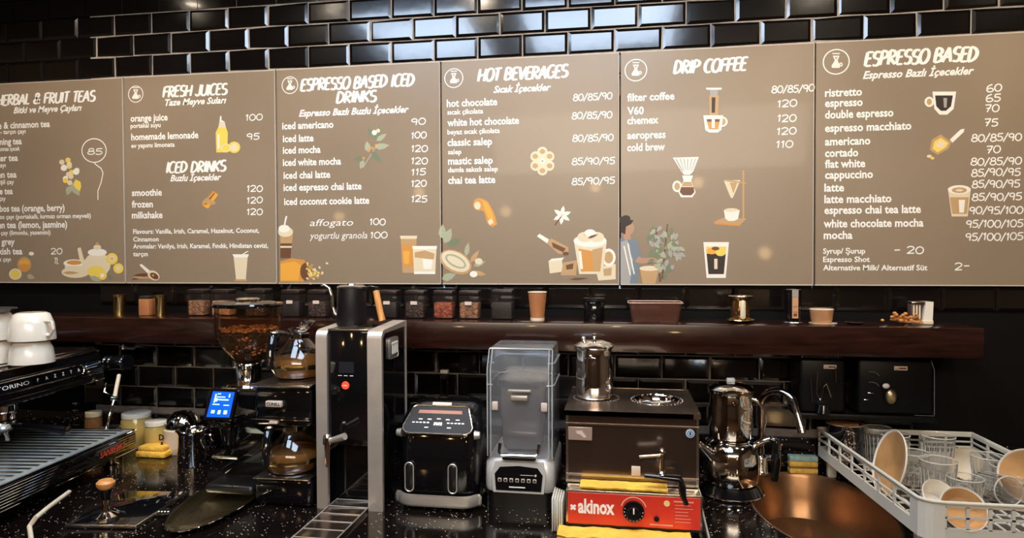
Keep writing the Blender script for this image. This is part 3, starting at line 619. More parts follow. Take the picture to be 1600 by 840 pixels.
plant = [('brown', [(1033, 436), (1036, 436), (1044, 350), (1042, 350)]), ('brown', [(1030, 440), (1033, 440), (1026, 356), (1024, 356)])]
for i in range(64):
    a = random.uniform(0, 2 * PI); r = math.sqrt(random.random())
    plant.append((random.choice(['green', 'sage', 'grey', 'sage', 'green']), leaf(1037 + 25 * r * math.cos(a), 384 + 42 * r * math.sin(a), 13, 3.2, random.uniform(20, 160))))
art(b, 'printed_coffee_bush', plant)
art(b, 'printed_coffee_picker', [('blue', [(969, 372), (982, 368), (996, 376), (1000, 398), (996, 443), (969, 443)]), ('grey', [(970, 378), (980, 374), (990, 400), (984, 443), (970, 443)]), ('skin', [(974, 362), (984, 362), (986, 374), (975, 374)]), ('skin', el(982, 356, 9, 11)),
    ('dark', [(969, 362), (969, 346), (977, 342), (990, 344), (986, 350), (978, 354), (977, 366)]), ('dark', el(978, 341, 7, 5)), ('dark', el(971, 343, 4, 5)), ('blue', [(984, 378), (996, 382), (1004, 402), (996, 412), (984, 398)]), ('skin', [(998, 400), (1004, 403), (1020, 402), (1028, 404), (1026, 410), (1000, 412), (992, 408)]),
    ('tan', [(1000, 420), (1030, 418), (1024, 443), (1004, 443)]), ('cream', el(1015, 419, 16, 4)), ('white', [(974, 384), (976, 384), (986, 430), (984, 430)]), ('white', [(980, 380), (982, 380), (992, 428), (990, 428)])])
b = boards[5]
art(b, 'printed_espresso_cup', [('white', el(1452, 159, 7.5, 8)), ('tan', el(1452, 159, 4, 5)), ('white', [(1457, 143), (1494, 143), (1490, 170), (1480, 179), (1468, 179), (1460, 170)]), ('dark', [(1461, 149), (1489, 149), (1486, 166), (1478, 173), (1470, 173), (1463, 166)]), ('grey', [(1474, 153), (1480, 153), (1479, 168), (1475, 168)])])
art(b, 'printed_sugar_scoop', [('tan', [(1453, 234), (1456, 218), (1470, 210), (1486, 222), (1482, 232), (1465, 242)]), ('yellow', [(1457, 232), (1460, 221), (1470, 215), (1482, 223), (1478, 230), (1465, 238)]), ('cream', [(1461, 229), (1468, 219), (1478, 223), (1474, 231)]), ('white', [(1484, 218), (1501, 202), (1507, 201), (1506, 206), (1488, 223)]), ('cream', el(1452, 244, 4, 2.4)), ('yellow', el(1457, 247, 3, 2))])
art(b, 'printed_latte_glass', [('cream', [(1481, 294), (1517, 294), (1512, 338), (1487, 338)]), ('tan', [(1484, 308), (1514, 308), (1511, 334), (1488, 334)]), ('white', el(1499, 296, 18, 7)), ('tan', el(1499, 297, 12, 4.5)), ('cream', el(1499, 297, 6, 2)), ('white', [(1498, 312), (1508, 312), (1506, 332), (1499, 332)])])
for b in boards: settle(b, before)

# ------------------------------------------------------------------ espresso machine (local: +y along the machine away from camera, +x to its front)
MA = math.radians(6.167); MP = Vector((-1.577, -0.228, 0))
ma = Vector((-0.10743455, 0.99421216, 0)); mn = Vector((0.99421216, 0.10743455, 0))
def ml(px, py, n=0.0):      # pixel -> machine local on its front plane at offset n
    v = PN(px, py, MP + mn * n, mn) - MP; return (v.dot(ma), v.z)
em = thing('espresso_machine', 'large black and chrome espresso machine at the left edge with a ribbed fascia', 'espresso machine', (MP.x, MP.y, 0), MA)
t = MB(); t.prism([(-.13, 0, 1.238), (-.112, 0, 1.142), (-.16, 0, 1.125), (-.60, 0, 1.125), (-.60, 0, 1.243), (-.145, 0, 1.243)], (0, -1.35, 0))
t.done('upper_housing', blkg_m, em)
t = MB()
for fr in (0.0, .28, .40, .52, .64, .76, .88, 1.0):      # chrome ribs along the sloping fascia
    x = -.1285 + fr * .018; z = 1.236 - fr * .093; r = .0022 if fr in (0.0, 1.0) else .0009
    t.tube([(x + .001, .001, z), (x + .001, -1.35, z)], r, 6)
t.done('fascia_rib', chr_m, em)
t = MB(); t.tube([(-.145, 0.0, 1.245), (-.145, -1.35, 1.245)], .0025, 6); t.tube([(-.59, 0.0, 1.245), (-.59, -1.35, 1.245)], .0025, 6); t.tube([(-.145, 0, 1.245), (-.59, 0, 1.245)], .0025, 6); t.done('top_edge', chr_m, em)
t = MB(); t.prism([(-.15, .004, 1.245), (-.118, .004, 1.14), (-.16, .004, 1.125), (-.6, .004, 1.125), (-.6, .004, 1.245)], (0, -.006, 0)); t.done('end_panel', blk_m, em)
# name plate: rounded long loop on the fascia
fu = Vector((-.018, 0, .093)).normalized(); fn = Vector((.093, 0, .018)).normalized()
def fp(a, v, off=0.003): return Vector((-.1105, a, 1.143)) + fu * v + fn * off
t = MB(); lp = [fp(-.95, .030), fp(-.105, .030)] + [fp(-.105 + .0165 * math.cos(w), .0465 + .0165 * math.sin(w)) for w in [-PI / 2 + PI * i / 8 for i in range(9)]][1:-1] + [fp(-.105, .063), fp(-.95, .063)]
t.tube(lp, .0018, 6); t.done('name_plate_rim', chr_m, em)
t = MB(); t.prism([fp(-.95, .031, .0005), fp(-.1, .031, .0005), fp(-.091, .0465, .0005), fp(-.1, .062, .0005), fp(-.95, .062, .0005)], fn * .0015); t.done('name_plate', blkg_m, em)
pr = Print(); pr.add('TORINO', fp(-.315, .041, .0025), .016, .115, right=(0, 1, 0), up=tuple(fu), align='R', bold=0.0); pr.done('name_lettering', ink_m, em)
pr = Print()
for i, ch in enumerate('PAZZTA'): pr.add(ch, fp(-.282 + i * .034, .042, .0025), .014, None, right=(0, 1, 0), up=tuple(fu), align='C')
pr.done('button_mark', ink_m, em)
# rear body and drip tray
MB().box(-.60, -.46, -1.35, -.01, .93, 1.126).done('back_body', mat('machine_back_steel', (0.05, 0.065, 0.06), 0.25, 0.8, noise=0.3, nscale=20), em)
tr = MB().box(-.46, 0, -1.35, 0, .913, .972, .012, 3).done('drip_tray', blkg_m, em)
t = MB()
for i in range(7): t.tube([(.001, -.004, .922 + .0075 * i), (.001, -1.35, .922 + .0075 * i)], .0008, 5)
t.done('tray_rib', chr_m, em)
t = MB(); t.tube([(-.002, -.003, .974), (-.002, -1.35, .974)], .0022, 6); t.tube([(-.002, -.006, .912), (-.002, -1.35, .912)], .0018, 6); t.tube([(-.002, -.003, .974), (-.45, -.003, .974)], .002, 6); t.done('tray_edge', chr_m, em)
t = MB(); t.box(-.445, -.012, -1.34, -.012, .973, .9755)
t.done('tray_plate', mat('tray_steel', (0.60, 0.68, 0.72), 0.5, 0.8, noise=0.15, nscale=30), em)
t = MB()
for i in range(26): t.box(-.43, -.03, -.04 - i * .03, -.028 - i * .03, .9756, .9778)
tag(t.done('grate_bar', steel_m, em, smooth=False), kind='stuff')
a_, z_ = ml(162, 718); b_, z2 = ml(209, 692)
pr = Print(); pr.add('SANREMO', (.0022, -.19, .934), .026, .120, right=(0, 1, 0), up=(0, 0, 1), bold=.02, shear=.2); pr.done('badge_lettering', mat('red_badge', (0.72, 0.06, 0.04), 0.35, emit=(0.7, 0.05, 0.03), es=0.0), em)
for a in (-.06, -.7, -1.25):
    MB().lathe([(.022, .8705), (.022, .876), (.014, .88), (.014, .915)], (-.05, a, 0)).done('foot', chr_m, em); MB().lathe([(.022, .8705), (.022, .876), (.014, .88), (.014, .915)], (-.5, a, 0)).done('foot', chr_m, em)
# group head + portafilter
def group_head(a):
    g = MB(); g.lathe([(0, 1.13), (.042, 1.13), (.044, 1.095), (.036, 1.09), (.036, 1.07), (.030, 1.066), (0, 1.066)], (-.25, a, 0)); g.lathe([(.030, 1.064), (.037, 1.064), (.037, 1.048), (.028, 1.035), (.012, 1.028), (0, 1.028)], (-.25, a, 0))
    o = g.done('group_head', chr_m, em)
    h = MB(); h.tube([(-.22, a, 1.052), (-.16, a + .01, 1.047), (-.06, a + .02, 1.032)], [.008, .011, .014], 10); h.done('portafilter_handle', blkg_m, o)
    s_ = MB(); s_.tube([(-.25, a - .012, 1.03), (-.25, a - .02, 1.015), (-.25, a - .022, 1.0)], .007, 8); s_.tube([(-.25, a + .012, 1.03), (-.25, a + .02, 1.015), (-.25, a + .022, 1.0)], .007, 8); s_.done('spout', chr_m, o)
for a in (-.26, -.62): group_head(a)
# steam knob, wand and hot-water spout at the far end
def mw(px, py, n): return PN(px, py, MP + mn * n, mn) - MP
def mloc(px, py, n):
    v = mw(px, py, n); return Vector((n, v.dot(ma), v.z))
k0 = mloc(170, 566, -.13); k1 = mloc(200, 566, -.05)
t = MB(); t.cyl(k0, k1, .024, .026, 24); o = t.done('steam_knob', blkg_m, em)
d = (k1 - k0).normalized()
for f_ in (.0, .25, .92):
    c = k0.lerp(k1, f_); MB().cyl(c - d * .002, c + d * .002, .0275, .0275, 24).done('knob_ring', chr_m, o)
t = MB(); t.cyl(mloc(192, 541, -.13), mloc(208, 541, -.12), .010, .012); t.ball(mloc(192, 541, -.13), .013, 12); t.cyl(mloc(200, 541, -.125), mloc(225, 541, -.13), .004); t.done('valve_stem', chr_m, em)
w0 = [mloc(186, 586, -.07), mloc(182, 605, -.05), mloc(179, 622, -.035), mloc(172, 645, -.03), mloc(166, 668, -.04)]
MB().tube(w0[:3], .0062, 10).done('steam_wand', cream_m, em)
t = MB(); t.tube(w0[2:], [.005, .0045, .004], 10); t.cyl(w0[2] + Vector((-.008, 0, .0)), w0[2] + Vector((.01, 0, 0)), .008); t.ball(w0[-1], .006, 10); t.done('wand_tip', chr_m, em)
MB().tube([mloc(166, 598, -.12), mloc(163, 612, -.12), mloc(172, 617, -.10), mloc(180, 614, -.08)], .0035, 8).done('wand_guard', chr_m, em)
t = MB(); 
for i in range(4): t.lathe([(.010, 0), (.015, .003), (.010, .006)], tuple(mloc(118, 632 + 11 * i, -.3)), 16)
t.done('hose_coil', chr_m, em)

# cups on top of the machine (mouth down), each in its own place
def cup(name, label, loc, r, h, handle_a, group=None, m_=None, up=False, cat='cup', rz=0):
    t_ = thing(name, label, cat, loc, rz, group)
    pr_ = [(r * .58, h), (r * .66, h - .002), (r * .76, h * .93), (r * .93, h * .60), (r, h * .12), (r, 0), (r - .003, 0), (r - .003, h * .12), (r * .88, h * .58), (r * .68, h * .92), (0, h * .92)]
    if up: pr_ = [(a, h - z) for a, z in pr_]
    MB().lathe(pr_, seg=36).done('body', m_ or white_m, t_)
    c, s_ = math.cos(handle_a), math.sin(handle_a); q = [(.86, .22), (1.18, .2), (1.42, .42), (1.32, .68), (.78, .70)]
    q = [(x, z if not up else 1 - z) for x, z in q]
    pts = []
    for i in range(len(q) - 1):
        for j in range(4): f_ = j / 4; pts.append(((q[i][0] * (1 - f_) + q[i + 1][0] * f_), (q[i][1] * (1 - f_) + q[i + 1][1] * f_)))
    pts.append(q[-1])
    MB().tube([(c * r * x, s_ * r * x, z * h) for x, z in pts], .0055, 8, flat=.7).done('handle', m_ or white_m, t_); return t_
zt = 1.2452
for nm, px, py, z, r, h, ha in (('a', 50, 566, zt, .056, .065, 2.4), ('b', 55, 541, zt + .0655, .058, .078, -.15), ('c', 8, 541, zt + .0655, .060, .078, 2.7), ('d', -7, 580, zt, .058, .065, 3.0)):
    p = PZ(px, py, z)
    lab = {'a': 'white cup upside down on the espresso machine, under the right cup of the stack', 'b': 'white cup upside down on top of the stack, its handle to the right',
           'c': 'white cup upside down at the left edge, upper one of its stack', 'd': 'white cup upside down at the left edge, standing on the machine'}[nm]
    if nm == 'b': p.x, p.y = ref.x + .002, ref.y
    if nm == 'c': p.x, p.y = ref.x - .124, ref.y - .005
    if nm == 'd': p.x, p.y = ref.x - .122, ref.y - .008
    if nm == 'a': ref = p
    cup('cup', lab, (p.x, p.y, z), r, h, ha, 'white cups on the espresso machine')
p = (ref.x - .1, ref.y - .02, zt + .1442)
sa = thing('glass_saucer', 'thin grey glass dish lying on the cup stack at the left edge', 'dish', p); MB().lathe([(0, 0), (.035, 0), (.055, .010), (.053, .012), (.034, .003), (0, .003)]).done('dish', smoke_m, sa)

# ------------------------------------------------------------------ generic drinking glass and jar
def tumbler(label, loc, r, h, group=None, ribs=True, rot=None, cat='glass', scale=1.0):
    t_ = thing('drinking_glass', label, cat, loc, 0, group)
    if rot: t_.rotation_euler = rot
    n = 40; b = MB()
    outer = [(r * .80, 0), (r * .84, h * .3), (r * .9, h * .6), (r, h)]
    inner = [(r - .002, h), (r * .88, h * .6), (r * .80, h * .1), (0, h * .08)]
    t2 = b.lathe([(0, 0)] + outer + inner, seg=n)
    if ribs:
        for v in b.bm.verts:
            rr = math.hypot(v.co.x, v.co.y)
            if rr > r * .7 and .05 * h < v.co.z < .8 * h:
                a = math.atan2(v.co.y, v.co.x); k_ = 1 + .03 * (1 if int(round(a / (2 * PI) * n)) % 2 else -1); v.co.x *= k_; v.co.y *= k_
    b.done('glass_body', wet_glass_m, t_)
    b = MB(); b.tube([(r * .985 * math.cos(2 * PI * i / 32), r * .985 * math.sin(2 * PI * i / 32), h) for i in range(33)], .0017, 6, cap=False); b.done('rim', rim_glass_m, t_)
    if ribs:
        b = MB()
        for i in range(20):
            a = 2 * PI * i / 20; b.tube([(math.cos(a) * r * k_, math.sin(a) * r * k_, h * f_) for k_, f_ in ((.83, .04), (.87, .3), (.93, .62), (.985, .80))], .0010, 4)
        tag(b.done('rib', rim_glass_m, t_), kind='stuff')
    return t_

# ------------------------------------------------------------------ things between machine and grinder
p = PZ(228, 668, CZ)
def jar(name, label, loc, r, h, body, lid, fill=None, fh=.7, group=None, cat='jar', square=False, band=None):
    t_ = thing(name, label, cat, loc, 0, group)
    if square:
        MB().box(-r, r, -r * .8, r * .8, 0, h * .86, .004).done('body', body, t_)
        MB().box(-r * .96, r * .96, -r * .78, r * .78, h * .86, h, .003).done('lid', lid, t_)
        if fill: tag(MB().box(-r + .003, r - .003, -r * .8 + .003, r * .8 - .003, .003, h * fh, .003).done('contents', fill, t_), kind='stuff')
    else:
        MB().lathe([(0, 0), (r * .95, 0), (r, .004), (r, h * .78), (r * .88, h * .86), (r * .88, h * .9)]).done('body', body, t_)
        MB().lathe([(r * .9, h * .86), (r * .95, h * .87), (r * .95, h * .99), (r * .9, h), (0, h)]).done('lid', lid, t_)
        if fill: tag(MB().lathe([(0, .003), (r * .93, .003), (r * .95, .006), (r * .95, h * fh), (0, h * fh * 1.04)]).done('contents', fill, t_), kind='stuff')
    if band: MB().lathe([(r * 1.005, h * band[0]), (r * 1.012, h * band[0]), (r * 1.012, h * band[1]), (r * 1.005, h * band[1])], seg=32).done('label_band', band[2], t_)
    return t_
# far left behind the machine: tall jar with pale lid
jar('storage_jar', 'small brown glass jar with a pale lid behind the drip tray', (P(146, 640, -.10).x, -.10, CZ), .028, .125, mat('amber_glass', (.5, .25, .1), .1, trans=.6), cream_m, coffee_m)
jar('storage_jar', 'ribbed yellow glass jar with a wide tilted pale lid beside the machine', (P(213, 640, -.07).x, -.07, CZ), .05, .12, mat('yellow_glass', (.85, .65, .22), .08, trans=.6), offw_m, mat('lemon_syrup', (.75, .5, .1), .3))  # yellow light on the jar is put into its glass and contents
p = (P(184, 650, -.15).x - .015, -.16, CZ)
jar('milk_pitcher', 'small dented steel cup between the jars behind the machine', p, .035, .09, chr_m, steel_m, cat='pitcher')
jar('storage_jar', 'yellow glass jar with a white lid left of the dark lidded tub', (P(244, 650, -.12).x - .004, -.115, CZ), .038, .105, mat('yellow_glass', (.8, .6, .2), .1), white_m, mat('lemon_syrup', (.75, .5, .1), .3))  # same yellow light painted into glass and contents
tb = jar('storage_tub', 'round tub with black and white letters and a black domed lid', (P(286, 650, -.10).x, -.10, CZ), .062, .10, cream_m, blkg_m, cat='tub', band=(.2, .8, mat('tub_label', (.62, .5, .38), .5)))
MB().lathe([(.056, .10), (.05, .115), (.03, .135), (.008, .14), (0, .14)]).done('dome', chr_m, tb)
pr = Print()
for i, ch in enumerate('DA'):
    pr.add(ch, (-.045, -.0655, .052 - i * .026), .028, None, bold=.04)
pr.done('tub_lettering', rub_m, tb)
yc = MB(); yc.box(-.055, .055, -.035, .035, 0, .02, .006); yc.box(-.05, .045, -.03, .03, .02, .036, .006)
tag(yc.done('folded_cloth', yel_m, loc=(-1.555, -.165, CZ + .0005)), 'small folded yellow cloth on the worktop beside the drip tray', 'cloth')
# steel knock cup with coffee grounds
kc = thing('knock_cup', 'open chrome cup of brown coffee grounds beside the grinder', 'cup', (P(300, 670, -.235).x, -.235, CZ))
MB().lathe([(0, 0), (.042, 0), (.045, .004), (.043, .10), (.050, .112), (.048, .113), (.040, .10), (.040, .03), (0, .03)], sx=1).done('body', chr_m, kc)
MB().lathe([(0, .092), (.0405, .090)]).done('grounds', mat('coffee_grounds', (.45, .20, .08), .9, noise=.5, nscale=90, bump=.8, bscale=200), kc)
MB().tube([(.048, .0, .1), (.066, .0, .098), (.07, .0, .08), (.066, 0, .062), (.044, 0, .055)], .005, 8).done('handle', chr_m, kc)
# back side brush
# tamper, scale, cable
tm = thing('tamper', 'coffee tamper with a round orange wooden knob and chrome base', 'tamper', (*PZ(166, 806, CZ + .02)[:2], CZ + .0125))
MB().lathe([(0, 0), (.029, 0), (.029, .010), (.02, .014), (.010, .02), (.009, .05), (0, .05)]).done('base', chr_m, tm)
MB().lathe([(0, .05), (.010, .05), (.012, .065), (.016, .078), (0, .078)]).done('stem', blkg_m, tm)
MB().lathe([(0, .078), (.014, .078), (.021, .086), (.0215, .094), (.016, .1), (0, .102)]).done('knob', hwood_m, tm)
c = PZ(190, 798, CZ); sc_ = thing('coffee_scale', 'flat black glass scale with a steel edge lying left of the grinder tray', 'scale', (c.x + .03, c.y, CZ), math.radians(6))
MB().box(-.10, .085, -.115, .125, 0.001, .011, .003).done('base', steel_m, sc_); MB().box(-.095, .08, -.11, .12, .011, .0125, .001).done('glass_top', blkg_m, sc_)
c = PZ(247, 803, CZ); tm2 = thing('counter_timer', 'small black timer showing a row of lit white dots beside the grinder tray', 'timer', (c.x, c.y, CZ), .12)
MB().box(-.045, .045, -.022, .022, .0, .009, .003).done('case', blkg_m, tm2)
t = MB()
for i in range(8): t.ball((-.030 + .0085 * i, -.004, .0092), .0022, 8, (1, 1, .3))
tag(t.done('lit_dot', whiteled_e, tm2), kind='stuff')
pts = [PZ(50, 850, CZ + .02), PZ(46, 822, CZ + .03), PZ(56, 808, CZ + .05), PZ(78, 790, CZ + .055), PZ(108, 768, CZ + .045)]
tag(MB().tube(pts, .0055, 10).done('white_cable', cream_m), 'thick pale cable curving up at the bottom left corner', 'cable')

# ------------------------------------------------------------------ coffee grinder with hopper
gx, gy = -1.062, -.42
gr = thing('coffee_grinder', 'black coffee grinder with a glass hopper of beans and a blue touch screen', 'grinder', (gx, gy, CZ))
def gl(px, py, Y): v = P(px, py, Y); return Vector((v.x - gx, v.y - gy, v.z - CZ))
MB().box(-.075, .072, -.11, .12, .018, .045, .012, 3).done('base', blk_m, gr)
t = MB(); t.prism([(-.065, -.02, .03), (-.065, .11, .03), (-.065, .11, .29), (-.065, -.08, .29), (-.065, -.08, .20), (-.065, -.03, .17)], (.13, 0, 0)); t.done('body', blkg_m, gr, ang=30)
MB().box(-.10, .07, -.07, .11, .19, .30, .025, 3).done('head', blk_m, gr)
MB().lathe([(0, .295), (.06, .295), (.066, .303), (.06, .31), (.034, .312), (.036, .36), (.045, .37)]).done('collar', chr_m, gr)
MB().tube([(.06, -.06, .30), (.0, -.075, .302), (-.06, -.06, .30), (-.07, -.01, .30)], .005, 8).done('adjuster_ring', chr_m, gr)
hp = MB().lathe([(.030, .362), (.034, .372), (.055, .392), (.084, .428), (.091, .465), (.092, .535), (.0885, .535), (.0875, .465), (.080, .430), (.052, .396), (.031, .376), (.027, .362)], seg=40).done('hopper', mat('hopper_glass', (.95, .80, .62), .02, trans=1.0, ior=1.2), gr)
tag(MB().lathe([(0, .368), (.029, .370), (.050, .397), (.079, .432), (.084, .455), (.06, .462), (0, .468)], seg=30).done('bean_bed', mat('bean_bed', (.05, .02, .008), .5, noise=.5, nscale=70, bump=.8, bscale=120), hp), kind='stuff')
t = MB()
for i in range(240):
    a = random.uniform(0, 2 * PI); r_ = .080 * math.sqrt(random.random()); z = .460 + random.uniform(0, .010)
    t.ball((r_ * math.cos(a), r_ * math.sin(a), z), .0052, 6, (1, .7, .55))
for i in range(110):
    a = random.uniform(0, 2 * PI); f_ = random.random(); r_ = .054 + .030 * f_; z = .397 + .055 * f_ ** 1.3
    t.ball((r_ * math.cos(a), r_ * math.sin(a), z), .0045, 6, (1, .7, .7))
tag(t.done('loose_bean', mat('roast_bean', (.42, .15, .04), .3, noise=.5, nscale=70), hp), kind='stuff')
t = MB(); t.lathe([(0, .545), (.06, .546), (.097, .541), (.099, .536), (.097, .531), (.09, .53)], seg=40); t.done('lid', blkg_m, gr)
MB().lathe([(0, .556), (.022, .556), (.03, .552), (.03, .546), (0, .546)], sx=1.2).done('lid_knob', chr_m, gr)
# screen tilts toward the camera
scn = [gl(330, 606, -.56), gl(372, 608, -.54), gl(362, 656, -.58), gl(317, 655, -.60)]
nv = (scn[1] - scn[0]).cross(scn[3] - scn[0]).normalized()
if nv.y > 0: nv = -nv
t = MB(); t.prism(scn, -nv * .02); so = t.done('screen_housing', blkg_m, gr, smooth=False)
def sp(u, v, o_=.0006): return (scn[0].lerp(scn[1], u)).lerp(scn[3].lerp(scn[2], u), v) + nv * o_
t = MB(); t.poly([sp(.10, .10), sp(.90, .10), sp(.90, .92), sp(.10, .92)]); t.done('screen', blue_e, so, smooth=False)
t = MB()
for u, v, w_, h_ in ((.22, .70, .12, .10), (.45, .70, .10, .12), (.66, .70, .12, .12), (.24, .32, .10, .10), (.36, .34, .38, .04), (.22, .18, .05, .28), (.3, .16, .12, .03), (.72, .16, .04, .12), (.2, .5, .25, .03), (.6, .52, .2, .03), (.3, .26, .3, .03)):
    t.poly([sp(u, v, .0011), sp(u + w_, v, .0011), sp(u + w_, v + h_, .0011), sp(u, v + h_, .0011)])
tag(t.done('screen_symbol', lblue_e, so, smooth=False), kind='stuff')
t = MB(); t.box(-.02, .02, -.13, -.08, .205, .225, .004); t.cyl((0, -.10, .16), (0, -.10, .205), .018, .026, 20); t.done('dosing_spout', blkg_m, gr)
t = MB(); t.tube([(-.035, -.07, .13), (-.035, -.125, .128), (.035, -.125, .128), (.035, -.07, .13)], .004, 8); t.done('portafilter_fork', chr_m, gr)
# tray around the foot: shallow oval dish
ty = thing('grounds_tray', 'shallow oval polished tray under the coffee grinder', 'tray', (-1.078, -.52, CZ + .0005), math.radians(5))
def oval(rx, ry, z, n=48): return [(rx * math.cos(2 * PI * i / n), ry * math.sin(2 * PI * i / n), z) for i in range(n)]
t = MB(); rg = [[t.bm.verts.new(q) for q in oval(*k_)] for k_ in ((.088, .242, .012), (.093, .248, .0135), (.086, .238, .010), (.074, .224, .0015))]
for a, b in zip(rg, rg[1:]):
    for i in range(48): t.bm.faces.new((a[i], a[(i + 1) % 48], b[(i + 1) % 48], b[i]))
t.bm.faces.new(rg[-1]); t.done('dish', mat('polished_brassy_steel', (.85, .70, .42), .22, 1.0, noise=.1, nscale=9), ty, thick=.001)
MB().tube([(*q[:2], .0135) for q in oval(.092, .247, 0)] + [(.092, 0, .0135)], .0016, 6).done('rolled_rim', chr_m, ty)

# ------------------------------------------------------------------ filter coffee machine
bx, by = -.892, -.44
br = thing('filter_coffee_machine', 'black two-plate filter coffee machine left of the water dispenser', 'coffee machine', (bx, by, CZ))
t = MB(); t.box(-.088, .078, -.10, .14, 0.0, .075, .012, 3); t.done('base', blkg_m, br)
MB().box(-.088, .078, .03, .14, .075, .23, .008).done('column', blkg_m, br)
MB().box(-.088, .078, -.10, .14, .215, .322, .014, 3).done('head', blkg_m, br)
MB().box(-.088, .078, -.112, -.098, .236, .2385, .001).done('trim_strip', chr_m, br)
t = MB(); t.box(-.090, .080, -.112, .142, .323, .331, .004); t.lathe([(0, .333), (.065, .333), (.069, .331)], (-.005, 0, 0)); t.done('upper_warmer', steel_m, br)
t = MB(); t.box(-.085, .075, -.112, .02, .075, .079, .002); t.lathe([(0, .083), (.062, .083), (.066, .079)], (-.005, -.04, 0)); t.done('lower_warmer', steel_m, br)
t = MB(); t.box(-.045, .0, -.1125, -.1005, .272, .287, .001); t.done('badge', badge_m, br)
pr = Print(); pr.add('CUNILL', (-.042, -.113, .2755), .012, .039, bold=.03); pr.add('|', (.008, -.1008, .275), .012, None); pr.done('badge_lettering', rub_m, br)
MB().box(-.035, -.012, -.113, -.1, .226, .2335, .001).done('switch', badge_m, br)
def carafe(label, loc, rz=0.0, fill=.36):
    t_ = thing('coffee_carafe', label, 'carafe', loc, rz)
    pr_ = [(0, 0), (.05, 0), (.062, .005), (.076, .028), (.078, .04), (.066, .068), (.042, .095), (.026, .112), (.024, .125), (.030, .138), (.028, .138), (.022, .125), (.024, .112), (.040, .094), (.064, .067), (.076, .04), (.074, .029), (.060, .007), (0, .003)]
    MB().lathe(pr_, seg=40).done('glass_body', glass_m, t_)
    MB().lathe([(0, .004), (.060, .008), (.073, .028), (.0745, .038), (.068, .058), (0, .058)], seg=40).done('coffee', mat('filter_coffee', (.52, .24, .07), .1, trans=.55, ior=1.33), t_)
    t = MB(); t.lathe([(.0785, .030), (.0795, .036), (.0785, .042)], seg=40); t.done('band', brass_m, t_)
    t = MB(); t.lathe([(.0265, .108), (.030, .112), (.030, .124), (.0265, .126)]); t.done('collar', chr_m, t_)
    t = MB(); t.lathe([(.022, .128), (.036, .142), (.048, .156), (.044, .160), (.030, .152), (.018, .138)], seg=24, sx=1, sy=.8, a0=-1.3, a1=1.3); t.done('spout_lip', glass_m, t_, thick=.0015)
    t = MB(); t.tube([(-.028, -.012, .120), (-.048, -.035, .128), (-.056, -.058, .118), (-.058, -.072, .08), (-.058, -.08, .035)], [.008, .010, .011, .0105, .009], 10, flat=1.1); t.done('handle', blkg_m, t_)
    t = MB(); t.ball((-.054, -.052, .133), .010, 12, (1.2, 1, .5)); t.done('handle_cap', chr_m, t_)
    return t_
carafe('glass carafe of amber coffee on the upper warming plate of the filter machine', (bx - .003, by - .005, CZ + .3335), .25)
carafe('glass carafe of coffee on the lower warming plate of the filter machine', (bx - .003, by - .045, CZ + .0835), .35)

# ------------------------------------------------------------------ hot water dispenser
dx0, dx1, dy0, dy1 = -.800, -.616, -.537, -.330; dz = 1.349 - CZ
ds = thing('water_dispenser', 'tall black hot water dispenser in a silver frame with a red lit button', 'water dispenser', ((dx0 + dx1) / 2, dy0, CZ)); dw = (dx1 - dx0) / 2; dd = dy1 - dy0
def side_frame(x0, x1):
    r = .022; out = [(0, .0), (0, dz - r)] + [(r - r * math.cos(a), dz - r + r * math.sin(a)) for a in (PI / 8, PI / 4, 3 * PI / 8)] + [(r, dz), (dd, dz + .008), (dd, dz - .008), (r + .003, dz - .010), (.012, dz - .022), (.012, 0)]
    t = MB(); t.prism([(x0, y, z) for y, z in out], (x1 - x0, 0, 0)); return t
side_frame(-dw, -dw + .031).done('left_frame', satin_m, ds, ang=30); side_frame(dw - .040, dw).done('right_frame', satin_m, ds, ang=30)
MB().box(-dw + .002, -dw + .006, .012, dd, 0, dz - .01).done('left_panel', blkg_m, ds)
MB().box(dw - .006, dw - .002, .012, dd, 0.0, dz - .010).done('right_panel', blkg_m, ds)
MB().box(dw - .004, dw + .001, dd - .004, dd + .001, 0.0, dz + .007).done('rear_edge', satin_m, ds)
MB().box(-dw + .0315, dw - .0405, .008, .06, .17, dz - .004, .003).done('front_panel', blkg_m, ds)
MB().box(-dw + .006, dw - .006, .061, dd, .0, dz - .004).done('body', blkg_m, ds)
MB().box(-dw + .0315, dw - .0405, .008, .062, dz - .0038, dz + .002, .001).done('top_edge', steel_m, ds)
MB().box(-.030, .012, .0068, .0078, dz - .115, dz - .085).done('display', mat('display_black', (.02, .02, .025), .1), ds)
t = MB()
for i in range(3): t.box(-.032 + .016 * i, -.022 + .016 * i, .0066, .0078, dz - .123, dz - .1215)
tag(t.done('display_mark', ink_m, ds), kind='stuff')
t = MB(); t.cyl((-.012, .0075, dz - .148), (-.012, .004, dz - .148), .0105, .0095, 24); o = t.done('button', red_e, ds)
MB().box(-.018, -.006, .0030, .0039, dz - .149, dz - .147).done('button_mark', ink_m, o)
t = MB(); t.cyl((-.045, .01, .175), (-.045, -.035, .175), .009); t.cyl((-.045, -.035, .185), (-.045, -.035, .125), .008, .006); t.cyl((-.045, -.035, .185), (-.045, -.035, .2), .012); t.ball((-.045, -.035, .2), .012, 10); o = t.done('tap', chr_m, ds)
MB().tube([(-.045, -.035, .192), (-.02, -.045, .20), (.012, -.055, .212)], [.006, .008, .009], 10).done('tap_lever', satin_m, o)
t = MB(); t.box(-dw + .034, dw - .042, -.22, .06, .0005, .008, .002); dt = t.done('drip_tray', dsteel_m, ds)
t = MB()
for j in range(6): t.tube([(-dw + .034, -.20 + .05 * j, .0088), (dw - .042, -.20 + .05 * j, .0088)], .0012, 5)
